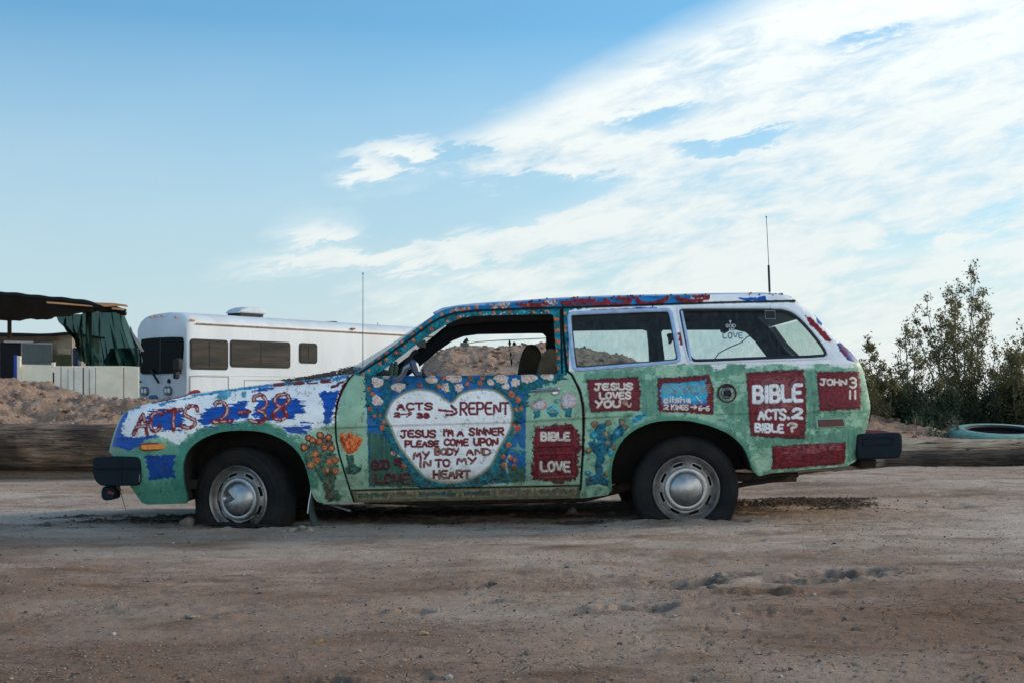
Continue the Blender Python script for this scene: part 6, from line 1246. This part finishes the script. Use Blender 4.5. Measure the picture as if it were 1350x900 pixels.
# hanging green screen
m = bpy.data.materials.new('green_mesh_cloth'); m.use_nodes = True; t = m.node_tree; b = t.nodes['Principled BSDF']; b.inputs['Base Color'].default_value = (.006,.055,.05,1); b.inputs['Roughness'].default_value = .85
trn = t.nodes.new('ShaderNodeBsdfTransparent'); trn.inputs[0].default_value = (.55,.9,.85,1); tl_ = t.nodes.new('ShaderNodeBsdfTranslucent'); tl_.inputs[0].default_value = (.008,.09,.08,1); m1 = t.nodes.new('ShaderNodeMixShader'); m1.inputs[0].default_value = .4; m2 = t.nodes.new('ShaderNodeMixShader'); m2.inputs[0].default_value = .10
t.links.new(b.outputs[0], m1.inputs[1]); t.links.new(tl_.outputs[0], m1.inputs[2]); t.links.new(m1.outputs[0], m2.inputs[1]); t.links.new(trn.outputs[0], m2.inputs[2]); t.links.new(m2.outputs[0], t.nodes['Material Output'].inputs[0]); GSC = m
def drape(pl, pr, ytop, ybot, d, name, label, n=60, amp=.16, m_=GSC, seed=0):
    """curtain between two edges; pl/pr give x at each row"""
    rows = []; rr = 14
    for i in range(rr+1):
        t = i/rr; xl = np.interp(t, *zip(*pl)); xr_ = np.interp(t, *zip(*pr)); row = []
        for k in range(n+1):
            u = k/n; x = xl+(xr_-xl)*u; yt = np.interp(u, *zip(*ytop)); yb = np.interp(u, *zip(*ybot)); y = yt+(yb-yt)*t
            p = Vector(L3(x, y, d)); p.y += amp*(.4+.6*t)*(math.sin(u*23+seed+2*math.sin(t*3))+.7*math.sin(u*51+t*3+seed)+.6*math.sin(u*11+t*5)+.5*math.sin(u*83-t*4)); row.append(p)
        rows.append(row)
    o = MB().grid(rows).build(name, m_); return tag(o, label, 'shade cloth', 'green screens hanging from the canopy')
drape([(0,117),(.3,117),(1,118)], [(0,162.5),(.25,168),(.5,175),(.75,182),(.9,186),(1,187)], [(0,412),(.35,411),(.7,409.5),(1,409.5)], [(0,482),(1,482)], 29.2, 'green_screen', 'wide green mesh screen hanging in folds beside the motorhome nose', seed=1)
drape([(0,76.5),(.35,80),(.6,86),(.8,93),(1,96)], [(0,117),(1,117)], [(0,418),(.5,415),(1,412.5)], [(0,440),(.3,455),(.6,476),(1,481)], 29.6, 'green_screen', 'narrower green mesh screen left of the canopy post', n=40, seed=4)
drape([(0,144),(1,140)], [(0,183),(1,187)], [(0,459),(1,458)], [(0,482),(1,483)], 29.5, 'dark_tarpaulin', 'dark folded tarpaulin along the bottom of the wide green screen', n=24, m_=mat('dark_tarp', (.008,.03,.035), .9, var=.4, vscale=4), seed=2)
drape([(0,171),(.3,174),(.6,179),(1,183)], [(0,172),(.3,176),(.6,182),(1,188)], [(0,430),(1,431)], [(0,462),(1,463)], 29.8, 'grey_netting', 'thin strip of grey netting between green screen and motorhome', n=6, m_=mat('grey_net', (.09,.10,.12), .9), seed=3)
# cabin / trailer behind
cab = empty('trailer_cabin', L3(45, 525, 33), 'tan trailer cabin with dark doorway and window under the canopy', 'trailer')
TAN = mat('tan_siding', (.27,.23,.17), .8, var=.3, vscale=3); DT = mat('dark_timber', (.03,.025,.02), .9)
MB().prism([(-70,441),(95,441),(95,525),(-70,525)], lambda a, b: L3(a, b, 33.3), lambda a, b: tuple(Vector(L3(a, b, 33.3))+Vector((0,2.2,0)))).build('wall', TAN, cab, smooth=False)
MB().prism(chaikin([(-70,437),(30,439),(60,440),(93,437),(94,440),(60,443),(-70,441)], 1, True), lambda a, b: L3(a, b, 33.0), lambda a, b: tuple(Vector(L3(a, b, 33.0))+Vector((0,2.8,0)))).build('roof', CLOTH, cab, smooth=False)
MB().prism([(-70,445),(73,445.5),(73,448.5),(-70,448)], lambda a, b: L3(a, b, 33.15), lambda a, b: L3(a, b, 33.25)).build('eave_board', mat('brown_board', (.13,.08,.05), .8, var=.3, vscale=5), cab, smooth=False)
MB().prism([(5,449),(44,449.5),(44,452),(5,451.5)], lambda a, b: L3(a, b, 33.12), lambda a, b: L3(a, b, 33.2)).build('awning_rail', mat('pale_rail', (.5,.5,.48), .6), cab, smooth=False)
MB().prism([(0,451),(27,452),(27,520),(0,520)], lambda a, b: L3(a, b, 33.18), lambda a, b: L3(a, b, 33.28)).build('doorway', mat('dark_interior', (.006,.007,.009), .9), cab, smooth=False)
wf = MB().prism([(27.5,451),(69,452),(69,481),(27.5,481)], lambda a, b: L3(a, b, 33.2), lambda a, b: L3(a, b, 33.28)).build('window_frame', mat('alu_frame', (.30,.32,.32), .4, .6), cab, smooth=False)
MB().prism([(29,453),(67,454),(67,479.5),(29,479.5)], lambda a, b: L3(a, b, 33.17), lambda a, b: L3(a, b, 33.22)).build('pane', mat('dusty_dark_glass', (.02,.035,.035), .25, var=.7, vscale=1.5, col2=(.07,.11,.11)), wf, smooth=False)
MB().prism([(69.5,468),(94,468),(94,482),(69.5,482)], lambda a, b: L3(a, b, 33.15), lambda a, b: L3(a, b, 33.28)).build('green_panel', mat('olive_panel', (.055,.065,.025), .8, var=.4, vscale=5), cab, smooth=False)
MB().prism([(76,458),(93,460),(93,467),(76,466)], lambda a, b: L3(a, b, 33.16), lambda a, b: L3(a, b, 33.28)).build('pale_panel', mat('pale_panel', (.40,.30,.20), .8, var=.3, vscale=5), cab, smooth=False)
# yard things seen through the screen
tag(MB().prism([(102,457.5),(116,457.5),(116,463.5),(103,464)], lambda a, b: L3(a, b, 30.2), lambda a, b: tuple(Vector(L3(a, b, 30.2))+Vector((0,.5,0)))).build('cool_box', mat('pale_grey_plastic', (.42,.46,.52), .5), None, bevel=.01), 'pale grey box behind the narrower green screen', 'box')
tag(MB().prism([(123,464),(131,476),(123,476.5)], lambda a, b: L3(a, b, 30.0), lambda a, b: tuple(Vector(L3(a, b, 30.0))+Vector((0,.3,0)))).build('paper_sack', mat('pale_lilac', (.42,.42,.48), .6), None, smooth=False), 'pale triangular sack behind the wide green screen', 'sack')
tag(MB().prism([(95,458),(101,458),(102,482),(95,482)], lambda a, b: L3(a, b, 30.2), lambda a, b: tuple(Vector(L3(a, b, 30.2))+Vector((0,.3,0)))).build('blue_barrel', mat('deep_blue', (.006,.03,.12), .5), None, bevel=.03), 'dark blue container beside the cabin corner', 'container')
# object on the hill
hb = empty('water_box', L3(611, 459, 30), 'small grey utility box with dark pipe on top of the hill', 'box')
MB().box(L3(612.5,456,30), (.18,.18,.14)).build('box_body', mat('hill_box', (.10,.12,.12), .7), hb, bevel=.01); mbb = MB(); mbb.tube([L3(613,452,30), L3(614,449,30), L3(617,447.5,30)], [.05,.035,.05], 8); mbb.build('pipe', BLACK, hb)
# leaf litter caught on the cowl
lit = MB(); rd = random.Random(5)
for k in range(900):
    px = rd.uniform(386, 476); Y = rd.gauss(.55, .22); Y = min(1.35, max(.12, Y)); prof_y = np.interp(px, [385,400,430,455,470,478], [502,498,491.5,485.5,481,486]); hgt = max(0, (at(px, prof_y, .55)[2]-at(px, 503-(px-385)*.105, .55)[2]))
    z = at(px, 503-(px-385)*.105, .55)[2]+hgt*rd.uniform(.0, 1.0)*math.exp(-((Y-.55)/.45)**2); x = at(px, 500, .55)[0]; c0 = Vector((x, Y, z)); u = Vector((rd.gauss(0,1), rd.gauss(0,1), rd.gauss(0,.35))).normalized(); v = u.cross(Vector((rd.gauss(0,1), rd.gauss(0,1), rd.gauss(0,1)))).normalized(); L_ = rd.uniform(.008, .026); w_ = L_*rd.uniform(.12, .5)
    lit.add([c0-u*L_, c0+v*w_, c0+u*L_, c0-v*w_, c0+u.cross(v)*w_*.7], [(0,1,4),(1,2,4),(2,3,4),(3,0,4),(0,3,2,1)])
tag(lit.build('leaf_litter', mat('dry_litter', (.075,.055,.04), .95, var=.8, vscale=60, col2=(.15,.11,.08)), None, smooth=False), 'dry twigs and leaf litter heaped at the foot of the windscreen', 'leaf litter', kind='stuff')
# curl of clod rubble along the logs, tufts under the left log
